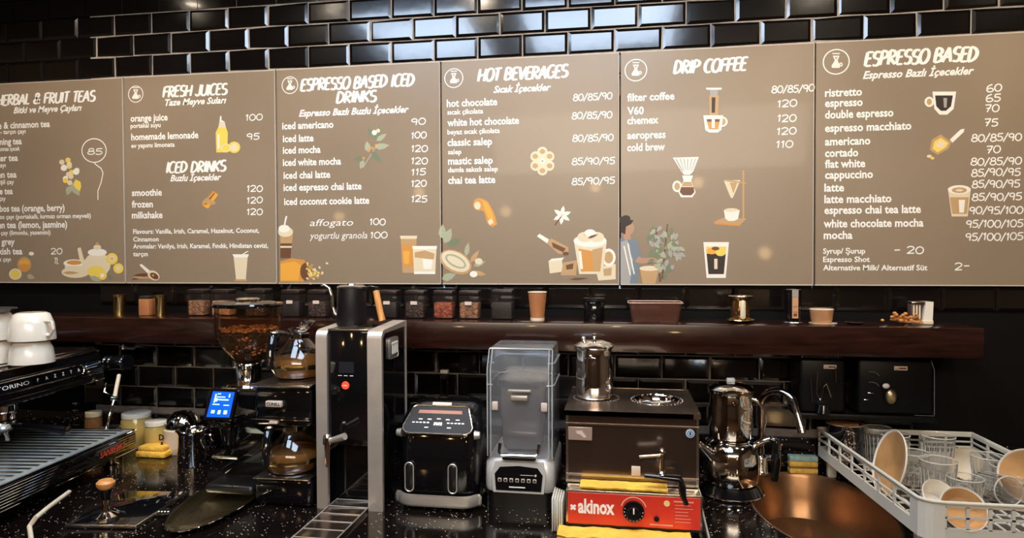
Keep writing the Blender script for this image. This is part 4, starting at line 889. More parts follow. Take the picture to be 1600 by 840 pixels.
t.tube([(-dw + .034, -.22, .0088), (-dw + .034, .055, .0088)], .0014, 5); t.tube([(dw - .042, -.22, .0088), (dw - .042, .055, .0088)], .0014, 5)
tag(t.done('grid_bar', satin_m, dt), kind='stuff')
t = MB(); t.box(dw - .0022, dw + .004, .055, .125, dz - .085, dz - .028, .006); o = t.done('side_badge', mat('badge_grey', (.35, .33, .3), .3, .6), ds)
t = MB()
for y in (.072, .09, .108): t.box(dw + .0035, dw + .006, y, y + .007, dz - .072, dz - .048)
t.box(dw + .0035, dw + .006, .068, .116, dz - .046, dz - .04); t.done('badge_emblem', ink_m, o)

# gooseneck kettle on the dispenser
kx, ky = -.742, -.43; kz = 1.352
kt = thing('gooseneck_kettle', 'tall matt black gooseneck kettle with a wooden handle on the water dispenser', 'kettle', (kx, ky, kz + .0015))
MB().lathe([(0, 0), (.041, 0), (.042, .004), (.039, .10), (.038, .103)]).done('body', mat('matt_black', (.006, .004, .004), .45, spec=.3, noise=.2, nscale=12), kt)
t = MB(); t.lathe([(.0395, .102), (.040, .106), (.034, .110), (.016, .110), (.014, .114), (0, .115)]); t.done('lid', steel_m, kt)
pts = [(-.038, 0, .022), (-.050, 0, .030), (-.058, 0, .050), (-.059, 0, .078), (-.066, 0, .100), (-.080, 0, .110), (-.090, 0, .109)]
MB().tube(pts, [.0055, .005, .0045, .004, .004, .0036, .0034], 10).done('spout', chr_m, kt)
t = MB(); t.tube([(.034, 0, .098), (.055, 0, .103), (.078, 0, .100)], .006, 8); t.done('bracket', blkg_m, kt)
MB().tube([(.072, 0, .094), (.078, -.004, .07), (.086, -.006, .035), (.092, -.006, .012)], [.009, .009, .009, .0095], 10).done('handle', hwood_m, kt)

# ------------------------------------------------------------------ two-drawer air fryer
fx, fy = -.478, -.50
af = thing('air_fryer', 'glossy black air fryer with two long vertical handles and a slanted control face', 'air fryer', (fx, fy, CZ))
fw = .112
def rounded(w, d0, d1, r, n=6):       # plan outline, front at -d0
    pts = []
    for cx, cy, a0 in ((w - r, -d0 + r, -90), (w - r, d1 - r, 0), (-w + r, d1 - r, 90), (-w + r, -d0 + r, 180)):
        pts += arc(cx, cy, r, r, a0, a0 + 90, n)
    return pts
def loft(secs, cap=True):
    t = MB(); rg = [[t.bm.verts.new((x, y, z)) for x, y in pl] for pl, z in secs]
    for a, b in zip(rg, rg[1:]):
        for i in range(len(a)): t.bm.faces.new((a[i], a[(i + 1) % len(a)], b[(i + 1) % len(a)], b[i]))
    if cap: t.bm.faces.new(rg[0][::-1]); t.bm.faces.new(rg[-1])
    return t
R_ = rounded
loft([(R_(fw - .012, .0, .18, .04), .004), (R_(fw - .004, .006, .19, .045), .02), (R_(fw - .003, .006, .19, .045), .15), (R_(fw, .0, .19, .05), .19), (R_(fw - .001, -.012, .19, .05), .225), (R_(fw - .012, -.045, .185, .05), .262), (R_(fw - .035, -.075, .17, .04), .272)]).done('body', blkg_m, af)
t = MB(); pl = rounded(fw + .003, .016, .06, .05); fr = [p_ for p_ in pl if p_[1] < .02]
fr = sorted(fr, key=lambda q: math.atan2(q[1] - .04, q[0]))
rb = [[t.bm.verts.new((x * k_, y * (k_ if y < 0 else 1), z)) for x, y in fr] for k_, z in ((1.0, .012), (1.03, .018), (1.03, .036), (.985, .044), (.93, .043))]
for a, b in zip(rb, rb[1:]):
    for i in range(len(a) - 1): t.bm.faces.new((a[i], a[i + 1], b[i + 1], b[i]))
t.done('base_band', satin_m, af, thick=.002)
for sx_ in (-.073, .045):
    t = MB(); lp = [(sx_ + x, -.012, .088 + z) for x, z in arc(0, .027, .0115, .0115, 0, 180, 8) + arc(0, -.027, .0115, .0115, 180, 360, 8)]; lp.append(lp[0])
    t.tube(lp, .0019, 6, cap=False); hd = t.done('handle', satin_m, af)
    MB().box(sx_ - .010, sx_ + .010, -.011, .012, .053, .123, .006, 2).done('grip', blk_m, hd)
# slanted control face
fa, fb = Vector((0, -.006, .200)), Vector((0, .055, .268)); fu2 = (fb - fa).normalized(); fn2 = Vector((0, -fu2.z, fu2.y))
def fpt(x, v, o_=.002): return fa + Vector((x, 0, 0)) + fu2 * v + fn2 * o_
L = (fb - fa).length; ol = []
for cx, cv, a0, rr in ((.075, .022, -90, .02), (.064, L - .022, 0, .016), (-.064, L - .022, 90, .016), (-.075, .022, 180, .02)): ol += arc(cx, cv, rr, rr, a0, a0 + 90, 5)
MB().prism([fpt(x, v, .001) for x, v in ol], fn2 * .004).done('control_face', mat('face_black', (.012, .008, .006), .38, spec=.2), af)
MB().tube([fpt(x, v, .005) for x, v in ol + ol[:1]], .0024, 8, cap=False).done('control_rim', mat('rose_steel', (.72, .60, .50), .2, 1.0), af)
t = MB()
for i in range(5):
    for sg in (-1, 1): t.prism([fpt(sg * (.028 + i * .010) + dx, .034 + dv, .0052) for dx, dv in ((-.003, -.0012), (.003, -.0012), (.003, .0012), (-.003, .0012))], fn2 * .0003)
for x, v in ((-.05, .044), (-.025, .044), (.025, .044), (.052, .044), (-.03, .020), (.032, .020), (.0, .046)): t.prism([fpt(x + dx, v + dv, .0052) for dx, dv in ((-.005, -.0009), (.005, -.0009), (.005, .0009), (-.005, .0009))], fn2 * .0003)
for x in (-.009, -.003, .003, .009): t.prism([fpt(x + dx, .031 + dv, .0052) for dx, dv in ((-.0018, -.004), (.0018, -.004), (.0018, .004), (-.0018, .004))], fn2 * .0003)
tag(t.done('control_mark', whiteled_e, af), kind='stuff')
t = MB(); t.prism([fpt(x, v, .0052) for x, v in ((-.06, L - .030), (.062, L - .030), (.060, L - .020), (-.058, L - .020))], fn2 * .0003); t.done('amber_strip', mat('amber_print', (.35, .12, .05), .4), af)  # amber reflection on the slanted face, painted as a strip
MB().prism([fpt(x, v, .004) for x, v in ((-.025, L - .006), (.028, L - .006), (.028, L + .004), (-.025, L + .004))], fn2 * .003).done('badge', badge_m, af)
for sg in (-1, 1): MB().cyl((sg * (fw - .012), .012, .20), (sg * (fw + .002), .012, .20), .012, .009, 16).done('side_pivot', satin_m, af)

# ------------------------------------------------------------------ blender under a clear sound cover
bx2, by2 = -.262, -.46
bl = thing('blender', 'silver and black blender with a clear square sound cover', 'blender', (bx2, by2, CZ))
loft([(R_(.088, .0, .22, .02), .0), (R_(.088, .0, .22, .02), .055)]).done('foot', blk_m, bl)
loft([(R_(.090, .008, .23, .02), .048), (R_(.094, .012, .235, .025), .060), (R_(.093, .008, .235, .025), .118), (R_(.086, -.004, .23, .03), .134)]).done('base', offw_m if False else mat('silver_plastic', (.58, .56, .53), .35, .3, noise=.05, nscale=20), bl)
t = MB(); t.prism([(x, -.024 + (z - .05) * .1, z) for x, z in ((-.067, .05), (.067, .05), (.072, .10), (.064, .128), (-.064, .128), (-.072, .10))], (0, .03, 0)); cf = t.done('control_surround', mat('silver_plastic'), bl, smooth=False)
t = MB(); t.prism([(x, -.0255 + (z - .05) * .1, z) for x, z in ((-.060, .056), (.060, .056), (.064, .098), (.05, .116), (0, .120), (-.05, .116), (-.064, .098))], (0, .004, 0)); t.done('control_panel', blkg_m, cf, smooth=False)
for i in range(7):
    x = -.050 + i * .0155; t = MB(); t.box(x - .0048, x + .0048, -.0245, -.0225, .078, .088, .0008, 1); bt = t.done('button', badge_m, cf)
    MB().box(x - .003, x + .003, -.0249, -.0245, .0798, .0862).done('button_face', rub_m, bt)
MB().box(-.025, .018, -.0255, -.0238, .064, .0665).done('panel_mark', ink_m, cf)
t = MB(); t.cyl((.045, -.0222, .097), (.045, -.0205, .097), .003, .003, 12); t.box(.005, .04, -.0222, -.0205, .0965, .0975); t.done('panel_print', badge_m, cf)
# sound cover (hollow box, open at the bottom), darker jar within
def shell(w, d0, d1, r, z0, z1, th, ch=0.0):
    o_ = R_(w, d0, d1, r); i_ = R_(w - th, d0 - th, d1 - th, r * .8)
    return loft([(o_, z0), (o_, z1 - .02 - ch), (R_(w - .004 - ch * .05, d0 - .004 - ch * .9, d1 - .004, r), z1), (R_(w - .010 - ch * .05, d0 - .010 - ch * .9, d1 - .010, r * .8), z1 - .003), (i_, z1 - .022 - ch), (i_, z0)], cap=False)
t = shell(.0905, .0, .20, .018, .136, .425, .0035, .03)
t.bm.verts.ensure_lookup_table()
cv = t.done('sound_cover', plast_m, bl)
MB().box(-.084, .084, .034, .190, .420, .424, .002).done('cover_top', plast_m, cv)
t = MB()
for z in (.386, .330): t.tube([(x * 1.004, y - .0008 if y < 0 else y, z) for x, y in R_(.0908, .001 if z < .37 else -.022, .20, .018) if y < .1 or True], .0018, 6, cap=False)
for sg in (-1, 1):
    for xx in (.087, .078): t.tube([(sg * xx, -.0008 + (.087 - xx) * .1, .138), (sg * xx, -.0008, .372), (sg * (xx - .001), .026, .422)], .0016, 6)
t.tube([(-.085, .026, .4235), (.085, .026, .4235)], .002, 6)
t.done('cover_ridge', mat('ridge_plastic', (.75, .78, .8), .15, trans=.6), cv)
t = MB(); t.box(-.03, .03, -.004, .004, .312, .318, .001); t.box(-.022, .022, -.007, .0, .290, .303, .002)
t.done('cover_latch', satin_m, cv)
for sg in (-1, 1): MB().box(sg * .066 - .008, sg * .066 + .008, -.004, .003, .262, .285, .002).done('hinge_plate', badge_m, cv)
loft([(R_(.052, -.050, .150, .02), .145), (R_(.056, -.045, .155, .02), .165), (R_(.064, -.035, .165, .025), .30), (R_(.066, -.033, .167, .025), .315)], cap=True).done('jar', mat('jar_grey', (.085, .07, .065), .15, noise=.2, nscale=12, coat=.5), bl)
loft([(R_(.068, -.030, .17, .025), .316), (R_(.068, -.030, .17, .025), .335), (R_(.05, -.05, .15, .02), .345)]).done('jar_lid', blk_m, bl)
t = MB(); t.tube([(-.052, -.006, .175), (-.052, -.018, .155), (-.046, -.022, .148), (.046, -.022, .148), (.052, -.018, .155), (.052, -.006, .175)], .0045, 8); t.done('front_bail', chr_m, bl)
MB().box(-.046, .046, -.018, -.002, .132, .150, .006).done('bail_guard', blk_m, bl)
# small chrome stack between fryer and blender
p = P(755, 660, -.36)
cst = thing('whisk_spring', 'thin chrome coil standing between the air fryer and the blender', 'coil', (p.x + .001, -.33, CZ)); 
MB().tube([(.011 * math.cos(i * .6), .011 * math.sin(i * .6), .0 + i * .00145) for i in range(130)], .0016, 6).done('coil', chr_m, cst); MB().cyl((0, 0, 0), (0, 0, .2), .004).done('rod', chr_m, cst); MB().lathe([(0, .2), (.013, .2), (.013, .215), (0, .22)]).done('cap', badge_m, cst)

# ------------------------------------------------------------------ tea boiler
tx = .030; tz = 1.155 - CZ
bo = thing('tea_boiler', 'square steel tea boiler with a red control panel, black dial and front tap', 'tea boiler', (tx, -.53, CZ)); hw = .163
t = MB(); t.box(-hw, hw, 0, .30, .103, tz - .012); t.done('tank', dsteel_m, bo, smooth=False)
t = MB()
for x in (-hw, hw - .006): t.box(x, x + .006, -.002, .004, .103, tz - .012)
t.box(-hw, hw, -.003, .002, tz - .036, tz - .032); t.box(-hw, hw, -.003, .002, .120, .125); t.box(-hw, hw, -.003, .002, .104, .108); t.done('tank_seam', steel_m, bo, smooth=False)
t = MB(); N = 40; rr = .05; hx, hy = .070, .15
sq = []
for i in range(N):
    a = 2 * PI * i / N; c, s_ = math.cos(a), math.sin(a)
    kx_ = ((hw + .004 - hx) / c) if c > 1e-6 else (((-hw - .004 - hx) / c) if c < -1e-6 else 9); ky_ = ((.304 - hy) / s_) if s_ > 1e-6 else (((-.006 - hy) / s_) if s_ < -1e-6 else 9)
    k_ = min(kx_, ky_); sq.append((hx + c * k_, hy + s_ * k_))
for z in (tz, tz - .012):
    vo = [t.bm.verts.new((x, y, z)) for x, y in sq]; vi = [t.bm.verts.new((hx + rr * math.cos(2 * PI * i / N), hy + rr * math.sin(2 * PI * i / N), z)) for i in range(N)]
    for i in range(N): t.bm.faces.new((vi[i], vi[(i + 1) % N], vo[(i + 1) % N], vo[i]))
    if z == tz: vo0 = vo
    else:
        for i in range(N): t.bm.faces.new((vo0[i], vo0[(i + 1) % N], vo[(i + 1) % N], vo[i]))
t.box(-hw - .004, hw + .004, -.006, .002, tz - .012, tz + .0004); t.box(-hw - .004, hw + .004, .298, .304, tz - .012, tz + .0004); t.box(-hw - .004, -hw + .02, -.006, .304, tz - .012, tz + .0002)
t.done('top_plate', mat('top_steel', (.55, .45, .38), .26, 1.0, noise=.25, nscale=16, bump=.05, bscale=25), bo, smooth=False)
t = MB(); t.lathe([(.060, 0), (.059, .004), (.052, .006), (.048, .002), (.046, -.02), (.0, -.022)], (hx, hy, tz)); t.done('filler_ring', chr_m, bo)
t = MB()
for i in range(36):
    a = 2 * PI * i / 36; t.ball((hx + .068 * math.cos(a), hy + .068 * math.sin(a), tz + .001), .0016, 6, (1, 1, .6))
    t.ball((-.092 + .062 * math.cos(a), .16 + .062 * math.sin(a), tz + .001), .0013, 6, (1, 1, .6))
tag(t.done('water_bead', chr_m, bo), kind='stuff')
for dx_, lbl in ((0, 0),): pass
MB().box(-hw + .006, -hw + .066, -.0035, 0, tz - .075, tz - .042, .001, 1).done('rating_plate', mat('rating_plate', (.42, .31, .25), .4, .4), bo)
t = MB(); t.prism([(-hw + .025, -.004, tz - .052), (-hw + .04, -.004, tz - .050), (-hw + .052, -.004, tz - .066), (-hw + .046, -.004, tz - .069), (-hw + .035, -.004, tz - .060), (-hw + .028, -.004, tz - .059)], (0, .001, 0)); t.done('plate_mark', badge_m, bo)
t = MB(); t.cyl((hw - .021, -.0015, tz - .048), (hw - .021, -.004, tz - .048), .0105, seg=24); o = t.done('round_sticker', mat('sticker_blue', (.45, .58, .70), .4), bo)
t = MB(); t.tube([(hw - .021 + .0072 * math.cos(2 * PI * i / 16), -.0045, tz - .048 + .0072 * math.sin(2 * PI * i / 16)) for i in range(17)], .0008, 4, cap=False); t.box(hw - .0235, hw - .0185, -.0048, -.004, tz - .052, tz - .044); t.done('sticker_mark', mat('print_navy', (.05, .1, .2), .5), o)
MB().box(.0, .022, -.004, 0, .126, .150, .0015).done('paper_tag', badge_m, bo)
# tap
t = MB(); t.cyl((.072, .0, 0.148), (.072, -.045, 0.144), .008); t.ball((.072, -.045, 0.144), .013, 12); t.cyl((.072, -.045, 0.144), (.072, -.047, 0.200), .005, .006); t.ball((.072, -.047, 0.202), .009, 10); t.cyl((.072, -.047, 0.194), (.018, -.05, 0.189), .0035)
t.cyl((.072, -.045, 0.140), (.112, -.052, 0.138), .007); t.done('tap_body', chr_m, bo)
t = MB(); t.tube([(.03, -.05, 0.144), (.060, -.05, 0.142), (.112, -.053, 0.140), (.118, -.056, 0.122), (.120, -.058, 0.100), (.128, -.06, 0.082)], [.007, .007, .010, .010, .008, .007], 10); t.done('tap_spout', blkg_m, bo)
# base with red panel
t = MB(); t.box(-hw + .004, hw + .002, -.055, .29, .012, .101, .003); t.done('base_box', steel_m, bo)
t = MB(); t.box(-hw + .004, hw + .002, -.060, -.053, .018, .104, .002); t.done('panel_frame', steel_m, bo)
rp = MB().box(-hw + .009, hw - .003, -.0625, -.0595, .023, .098).done('control_panel', red_m, bo, smooth=False)
pr = Print(); pr.add('akinox', (-hw + .034, -.0632, .050), .048, .088, bold=.035); pr.done('brand_lettering', ink_m, rp)
t = Ink(-.0632); c0 = (-hw + .022, .062)
for a in (45, 135): 
    c_, s_ = math.cos(math.radians(a)), math.sin(math.radians(a)); t.line([(c0[0] - .008 * c_, c0[1] - .008 * s_), (c0[0] + .008 * c_, c0[1] + .008 * s_)], .006)
t.done('brand_emblem', ink_m, rp)
t = Ink(-.0632); t.line([(.004 + .030 * math.cos(math.radians(a)), .064 + .030 * math.sin(math.radians(a))) for a in range(15, 170, 10)], .0025); t.done('dial_scale', mat('scale_print', (.8, .45, .3), .5), rp)
t = MB(); t.cyl((.004, -.0626, .060), (.004, -.068, .060), .026, .025, 32); t.cyl((.004, -.068, .060), (.004, -.082, .060), .018, .015, 24); dl = t.done('dial', blkg_m, rp)
MB().box(.0025, .0055, -.0835, -.082, .060, .074, .0005, 1).done('dial_pointer', ink_m, dl)
t = MB()
for i in range(10):
    a = math.radians(-200 + 22 * i); t.ball((.004 + .0218 * math.cos(a), -.0688, .060 + .0218 * math.sin(a)), .001, 6)
tag(t.done('dial_mark', ink_m, dl), kind='stuff')
t = MB(); t.cyl((.058, -.0626, .046), (.058, -.070, .046), .0068, .006, 20); t.done('pilot_lamp', blkg_m, rp)
t = MB(); t.cyl((.082, -.0626, .083), (.082, -.0640, .083), .007, seg=20); t.done('yellow_sticker', mat('sticker_yellow', (.8, .6, .25), .5), rp)
t = Ink(-.0632)
t.line([(.042, .031), (.096, .0305)], .0035); t.line([(.098, .089), (.144, .0885)], .0035)
for i in range(6): t.line([(.101, .080 - .008 * i), (.101 + random.uniform(.03, .043), .080 - .008 * i)], .0016)
tag(t.done('fine_print', mat('pale_red_print', (.75, .32, .24), .5), rp), kind='stuff')
for sg in (-1, 1):
    for y in (-.03, .26): MB().cyl((sg * (hw - .025), y, 0), (sg * (hw - .025), y, .0125), .012, seg=16).done('foot', rub_m, bo)
# yellow cloths under and on the boiler, steel side flaps
def cloth(label, x0, x1, y0, y1, z, layers, amp=.003):
    t = MB(); nx = 26
    for l in range(layers):
        z0 = z + l * .009; rows = []
        prof_ = [(0, .0), (-.002, .002), (-.003, .005), (0, .008), (.006, .0085)]
        for i in range(nx + 1):
            x = x0 + (x1 - x0) * i / nx; w_ = amp * math.sin(i * .7 + l * 2) + amp * .7 * math.sin(i * 1.9 + l)
            rows.append([t.bm.verts.new((x, y0 + w_ + a, z0 + b + w_ * .3 + .001)) for a, b in prof_] + [t.bm.verts.new((x, y1, z0 + .007 + w_ * .4)), t.bm.verts.new((x, y1, z0))])
        for a, b in zip(rows, rows[1:]):
            for j in range(len(a)): k_ = (j + 1) % len(a); t.bm.faces.new((a[j], a[k_], b[k_], b[j]))
        t.bm.faces.new(rows[0]); t.bm.faces.new(rows[-1][::-1])
    return tag(t.done('folded_cloth', yel_m), label, 'cloth')
cloth('folded yellow cloth lying on the worktop in front of the red boiler panel', tx - .175, tx + .135, -.655, -.597, CZ + .0015, 2)
cloth('yellow cloth tucked on the ledge above the red boiler panel', tx - .125, tx + .085, -.582, -.534, CZ + .1045, 1, .001)
for nm, px0, sgn in (('white ribbed tea towel hanging edge-on left of the tea boiler', -.163, -1),):
    t = MB()
    for i in range(5): t.box(px0 + i * .0055, px0 + i * .0055 + .0045, -.60 + .002 * (i % 2), -.52, .001, .085 - .002 * i, .0018, 1)
    tag(t.done('tea_towel', offw_m, loc=(0, 0, CZ)), nm, 'towel')
t = MB(); t.prism([(.205, -.64, .001), (.209, -.64, .001), (.209, -.36, .035), (.205, -.36, .035)], (.0, 0, .012)); t.prism([(.205, -.36, .001), (.209, -.36, .001), (.209, -.36, .045), (.205, -.36, .045)], (0, .004, 0))
tag(t.done('steel_strip', satin_m, loc=(0, 0, CZ)), 'long slanted steel strip lying right of the tea boiler', 'strip')
# lidded steel pot on the boiler
def lidded(t_, r, h, z0=0, bulge=1.03, knob=True, lidr=None):
    MB().lathe([(0, z0), (r * .96, z0), (r, z0 + .004), (r * bulge, z0 + h * .25), (r, z0 + h * .75), (r * .94, z0 + h * .94), (r * 1.02, z0 + h)], seg=44).done('body', chr_m, t_)
    l = lidr or r
    ld = MB().lathe([(l * 1.06, z0 + h), (l * 1.08, z0 + h + .004), (l * .9, z0 + h + .010), (l * .45, z0 + h + .017), (0, z0 + h + .018)], seg=44).done('lid', chr_m, t_)
    if knob: MB().lathe([(0, z0 + h + .016), (.004, z0 + h + .018), (.004, z0 + h + .024), (.008, z0 + h + .029), (.006, z0 + h + .035), (0, z0 + h + .037)], seg=20).done('lid_knob', chr_m, ld)
pt = thing('coffee_pot', 'polished steel lidded pot standing on top of the tea boiler', 'pot', (-.067, -.37, 1.1578))
lidded(pt, .050, .137)
MB().ball((-.030, 0, .158), .0075, 10).done('hinge_ball', chr_m, pt)
MB().tube([(-.015, -.052, .115), (.004, -.064, .112), (.004, -.066, .1), (-.005, -.052, .095)], .0028, 8).done('spout_hook', chr_m, pt)

# ------------------------------------------------------------------ double teapot
cx_, cy_ = .314, -.25
kb = thing('lower_kettle', 'wide polished steel kettle with a black handle under the small teapot', 'kettle', (cx_, cy_, CZ + .0322))
st = thing('kettle_stand', 'round black electric stand under the double teapot', 'stand', (cx_, cy_, CZ))
MB().lathe([(0, 0), (.085, 0), (.088, .006), (.080, .018), (.074, .031), (0, .032)], seg=44).done('stand_body', blkg_m, st); MB().lathe([(.0885, .004), (.0895, .006), (.0885, .008)], seg=44).done('stand_trim', chr_m, st)
MB().lathe([(0, 0), (.070, 0), (.075, .006), (.077, .04), (.075, .085), (.066, .108), (.050, .118), (.052, .124), (0, .124)], seg=48).done('body', chr_m, kb)
t = MB(); t.tube([(-.058, -.03, .080), (-.078, -.045, .100), (-.098, -.055, .122)], [.020, .014, .008], 12); t.done('spout', chr_m, kb)
t = MB(); t.tube([(.066, 0, .106), (.09, -.008, .122), (.108, -.012, .128)], [.009, .008, .008], 10); t.done('handle_bracket', chr_m, kb)
t = MB(); t.tube([(.100, -.012, .130), (.116, -.013, .124), (.118, -.014, .09), (.117, -.014, .05), (.114, -.014, .012)], [.008, .012, .013, .0125, .010], 12); t.done('handle', blkg_m, kb)
up_ = thing('upper_teapot', 'small lidded steel teapot stacked on the lower kettle', 'teapot', (cx_ - .002, cy_, CZ + .0322 + .1242))
MB().lathe([(0, 0), (.050, 0), (.058, .006), (.061, .03), (.061, .09), (.056, .128), (.060, .136)], seg=44).done('body', chr_m, up_)
MB().lathe([(.061, .128), (.0635, .132), (.0615, .137)], seg=44).done('rim_band', chr_m, up_)
ld = MB().lathe([(.063, .137), (.066, .141), (.055, .149), (.03, .157), (0, .159)], seg=44).done('lid', chr_m, up_)
t = MB(); t.box(-.012, .012, -.008, .008, .158, .170, .004); t.done('lid_knob', mat('clear_knob', (.8, .8, .8), .1, trans=.7), ld)
t = MB(); t.lathe([(.004, 0), (.0065, .001), (.004, .002)], seg=16, M=Matrix.Translation((0, -.0605, .108)) @ Matrix.Rotation(PI / 2, 4, 'X')); t.done('thermometer_ring', blkg_m, up_)
t = MB(); t.tube([(.054, -.004, .115), (.072, -.008, .108), (.088, -.010, .088), (.092, -.010, .05), (.084, -.008, .018)], [.006, .0055, .005, .0045, .004], 10); t.done('handle', chr_m, up_)

# ------------------------------------------------------------------ tap, sponge
fb_ = (.432, -.060)
fc = thing('kitchen_tap', 'chrome swan-neck tap beside the sink', 'tap', (*fb_, CZ))
t = MB(); t.lathe([(0, 0), (.024, 0), (.026, .004), (.022, .010), (.020, .05), (.017, .055), (.012, .06), (.011, .08)]); t.done('base', chr_m, fc)
pts = [(0, 0, .06), (0, -.0, .220)] + [(.042 - .042 * math.cos(a), -.09 * (a / PI), .220 + .045 * math.sin(a)) for a in [PI * i / 10 for i in range(1, 9)]] + [(.086, -.090, .205), (.092, -.102, .168)]
MB().tube(pts, [.010] * (len(pts) - 1) + [.011], 14).done('neck', chr_m, fc)
MB().cyl((.0915, -.100, .174), (.094, -.106, .156), .0125, seg=16).done('nozzle', chr_m, fc)
t = MB(); t.cyl((.0, 0, .045), (.034, -.010, .052), .011, .010); t.tube([(.03, -.01, .05), (.045, -.012, .085), (.06, -.014, .098)], [.006, .0045, .004], 8); t.done('lever', chr_m, fc)
sp_ = thing('sponge', 'yellow and teal striped sponge standing behind the sink', 'sponge', (.560, -.040, CZ + .001), .05)
def layer(z0, z1, m_, nm): MB().box(-.042, .042, -.014, .014, z0, z1, .003).done(nm, m_, sp_)
layer(0, .016, spg_m, 'lower_foam'); layer(.0162, .021, mat('sponge_brown', (.25, .12, .05), .9), 'dark_seam'); layer(.0212, .037, spg_m, 'upper_foam'); layer(.0372, .054, spb_m, 'scourer'); 

# ------------------------------------------------------------------ right-hand machines
def machine(label, px0, px1, y0, y1, z1, bx_, bz, name='bean_grinder', cat='coffee machine'):
    x0, x1 = P(px0, 600, y0).x, P(px1, 600, y0).x
    t_ = thing(name, label, cat, ((x0 + x1) / 2, y0, CZ)); w_ = (x1 - x0) / 2; h = z1 - CZ
    MB().box(-w_, w_, 0, y1 - y0, 1.077 - CZ, h, .012, 3).done('housing', mat('deep_black', (.003, .003, .003), .35, spec=.25, noise=.1, nscale=9), t_)
    MB().box(bx_ - .018, bx_ + .018, -.003, .0005, bz - .006, bz + .006, .001, 1).done('badge', badge_m, t_)
    t = MB(); t.tube([(bx_ - .011 + .0035 * math.cos(a), -.0035, bz + .0035 * math.sin(a)) for a in [PI + PI * i / 8 for i in range(9)]], .0008, 5); t.box(bx_ - .005, bx_ + .014, -.0036, -.003, bz - .0022, bz + .0022); t.done('badge_print', mat('print_maroon', (.12, .03, .02), .5), t_)
    return t_, w_, h
g1, w1, h1 = machine('narrow black machine with a small badge behind the sink, left of its wide twin', 1249, 1322, -.130, -.012, 1.240, .020, .345)
t = MB(); t.lathe([(0, h1), (.05, h1), (.054, h1 + .004), (.045, h1 + .014), (0, h1 + .015)], (0, .058, 0), sy=1.0); o = t.done('glass_top', smoke_m, g1)
t = MB()
for i in range(13): t.ball((-.054 + .009 * i, .004 + .0004 * (i - 6) ** 2 * .5, h1 + .002), .0026, 6)
tag(t.done('bright_stud', chr_m, g1), kind='stuff')
t = MB(); t.tube([(-.02 + .0, -.02, .33), (-.022, -.022, .27), (-.012, -.024, .25), (-.004, -.024, .29), (.004, -.022, .30), (.018, -.02, .26)], .0022, 6); t.tube([(.034, -.004, .345), (.036, -.006, .30)], .0022, 6); t.tube([(-.034, -.004, .31), (-.030, -.006, .24)], .0016, 6); t.done('chrome_wire', chr_m, g1)
MB().cyl((0, -.012, .212), (0, -.012, .235), .022, .016, 20).done('outlet', blkg_m, g1)
g2, w2, h2 = machine('wide black machine with a small badge at the right end under the shelf', 1340, 1461, -.130, -.012, 1.243, .012, .345)
t = MB(); t.tube([(w2 - .012, -.002, h2 - .004), (w2 - .003, -.002, h2 - .03), (w2 - .002, -.002, .212)], .0012, 6); t.tube([(w2 - .002, -.002, .210), (w2 - .055, -.002, .210)], .0010, 6); t.done('edge_strip', mat('dull_edge', (.35, .33, .3), .35, .8), g2)
for z in (.30, .33): 
    t = MB(); t.tube([(-.070 + .022 * math.cos(a), -.008, z - .012 + .016 * math.sin(a)) for a in [.3 + 1.6 * i / 8 for i in range(9)]], .0012, 6); t.done('arc_trim', mat('dull_edge'), g2)
t = MB(); t.ball((-.07, -.006, .272), .005, 8, (1.6, .5, .5)); t.ball((-.082, -.006, .252), .004, 8, (1.6, .5, .6)); t.done('metal_stud', chr_m, g2)
t = MB(); t.ball((-.02, -.018, .265), .022, 14, (.7, .5, 1.0), M=None); o = t.done('gold_tag', mat('gold_foil', (.45, .34, .18), .35, .9, noise=.5, nscale=80), g2); MB().ball((-.034, -.02, .296), .010, 10, (1, .6, .8)).done('tag_cap', badge_m, o)
t = MB(); t.lathe([(0, h2), (.05, h2), (.045, h2 + .008), (0, h2 + .010)], (-.045, .058, 0)); t.done('top_ring', chr_m, g2)

lg = tag(MB().box(.522, .905, -.135, -.010, 1.060, 1.0765, .002).done('wall_ledge', mat('deep_black'), loc=(0, 0, 0)), 'short black ledge on the wall carrying the two black badged machines', 'ledge')
# slim twin-rod stand behind the air fryer
p = P(695, 634, -.06); fs = thing('frother_stand', 'slim stand of two black rods with a white head and white conical feet', 'stand', (p.x, -.06, CZ))
zt_ = P(695, 580, -.06).z - CZ; zb_ = P(695, 637, -.06).z - CZ
t = MB(); t.box(-.013, .013, -.010, .010, zt_ - .006, zt_ + .006, .002); t.done('head', offw_m, fs)
t = MB(); t.prism([(-.015, -.01, zt_ - .008), (.015, -.01, zt_ - .008), (.004, -.01, zt_ - .024), (-.004, -.01, zt_ - .024)], (0, .018, 0)); t.done('clamp', dsteel_m, fs)
for sg in (-1, 1):
    MB().cyl((sg * .011, 0, zb_), (sg * .011, 0, zt_ - .008), .0042, seg=12).done('rod', blkg_m, fs)
    MB().lathe([(.0, zb_ + .026), (.004, zb_ + .024), (.007, zb_ + .008), (.014, zb_ + .003), (.014, zb_), (0, zb_)], (sg * .013, 0, 0)).done('conical_foot', offw_m, fs)
MB().box(-.032, .032, -.022, .022, 0, zb_, .004).done('stand_block', blk_m, fs)

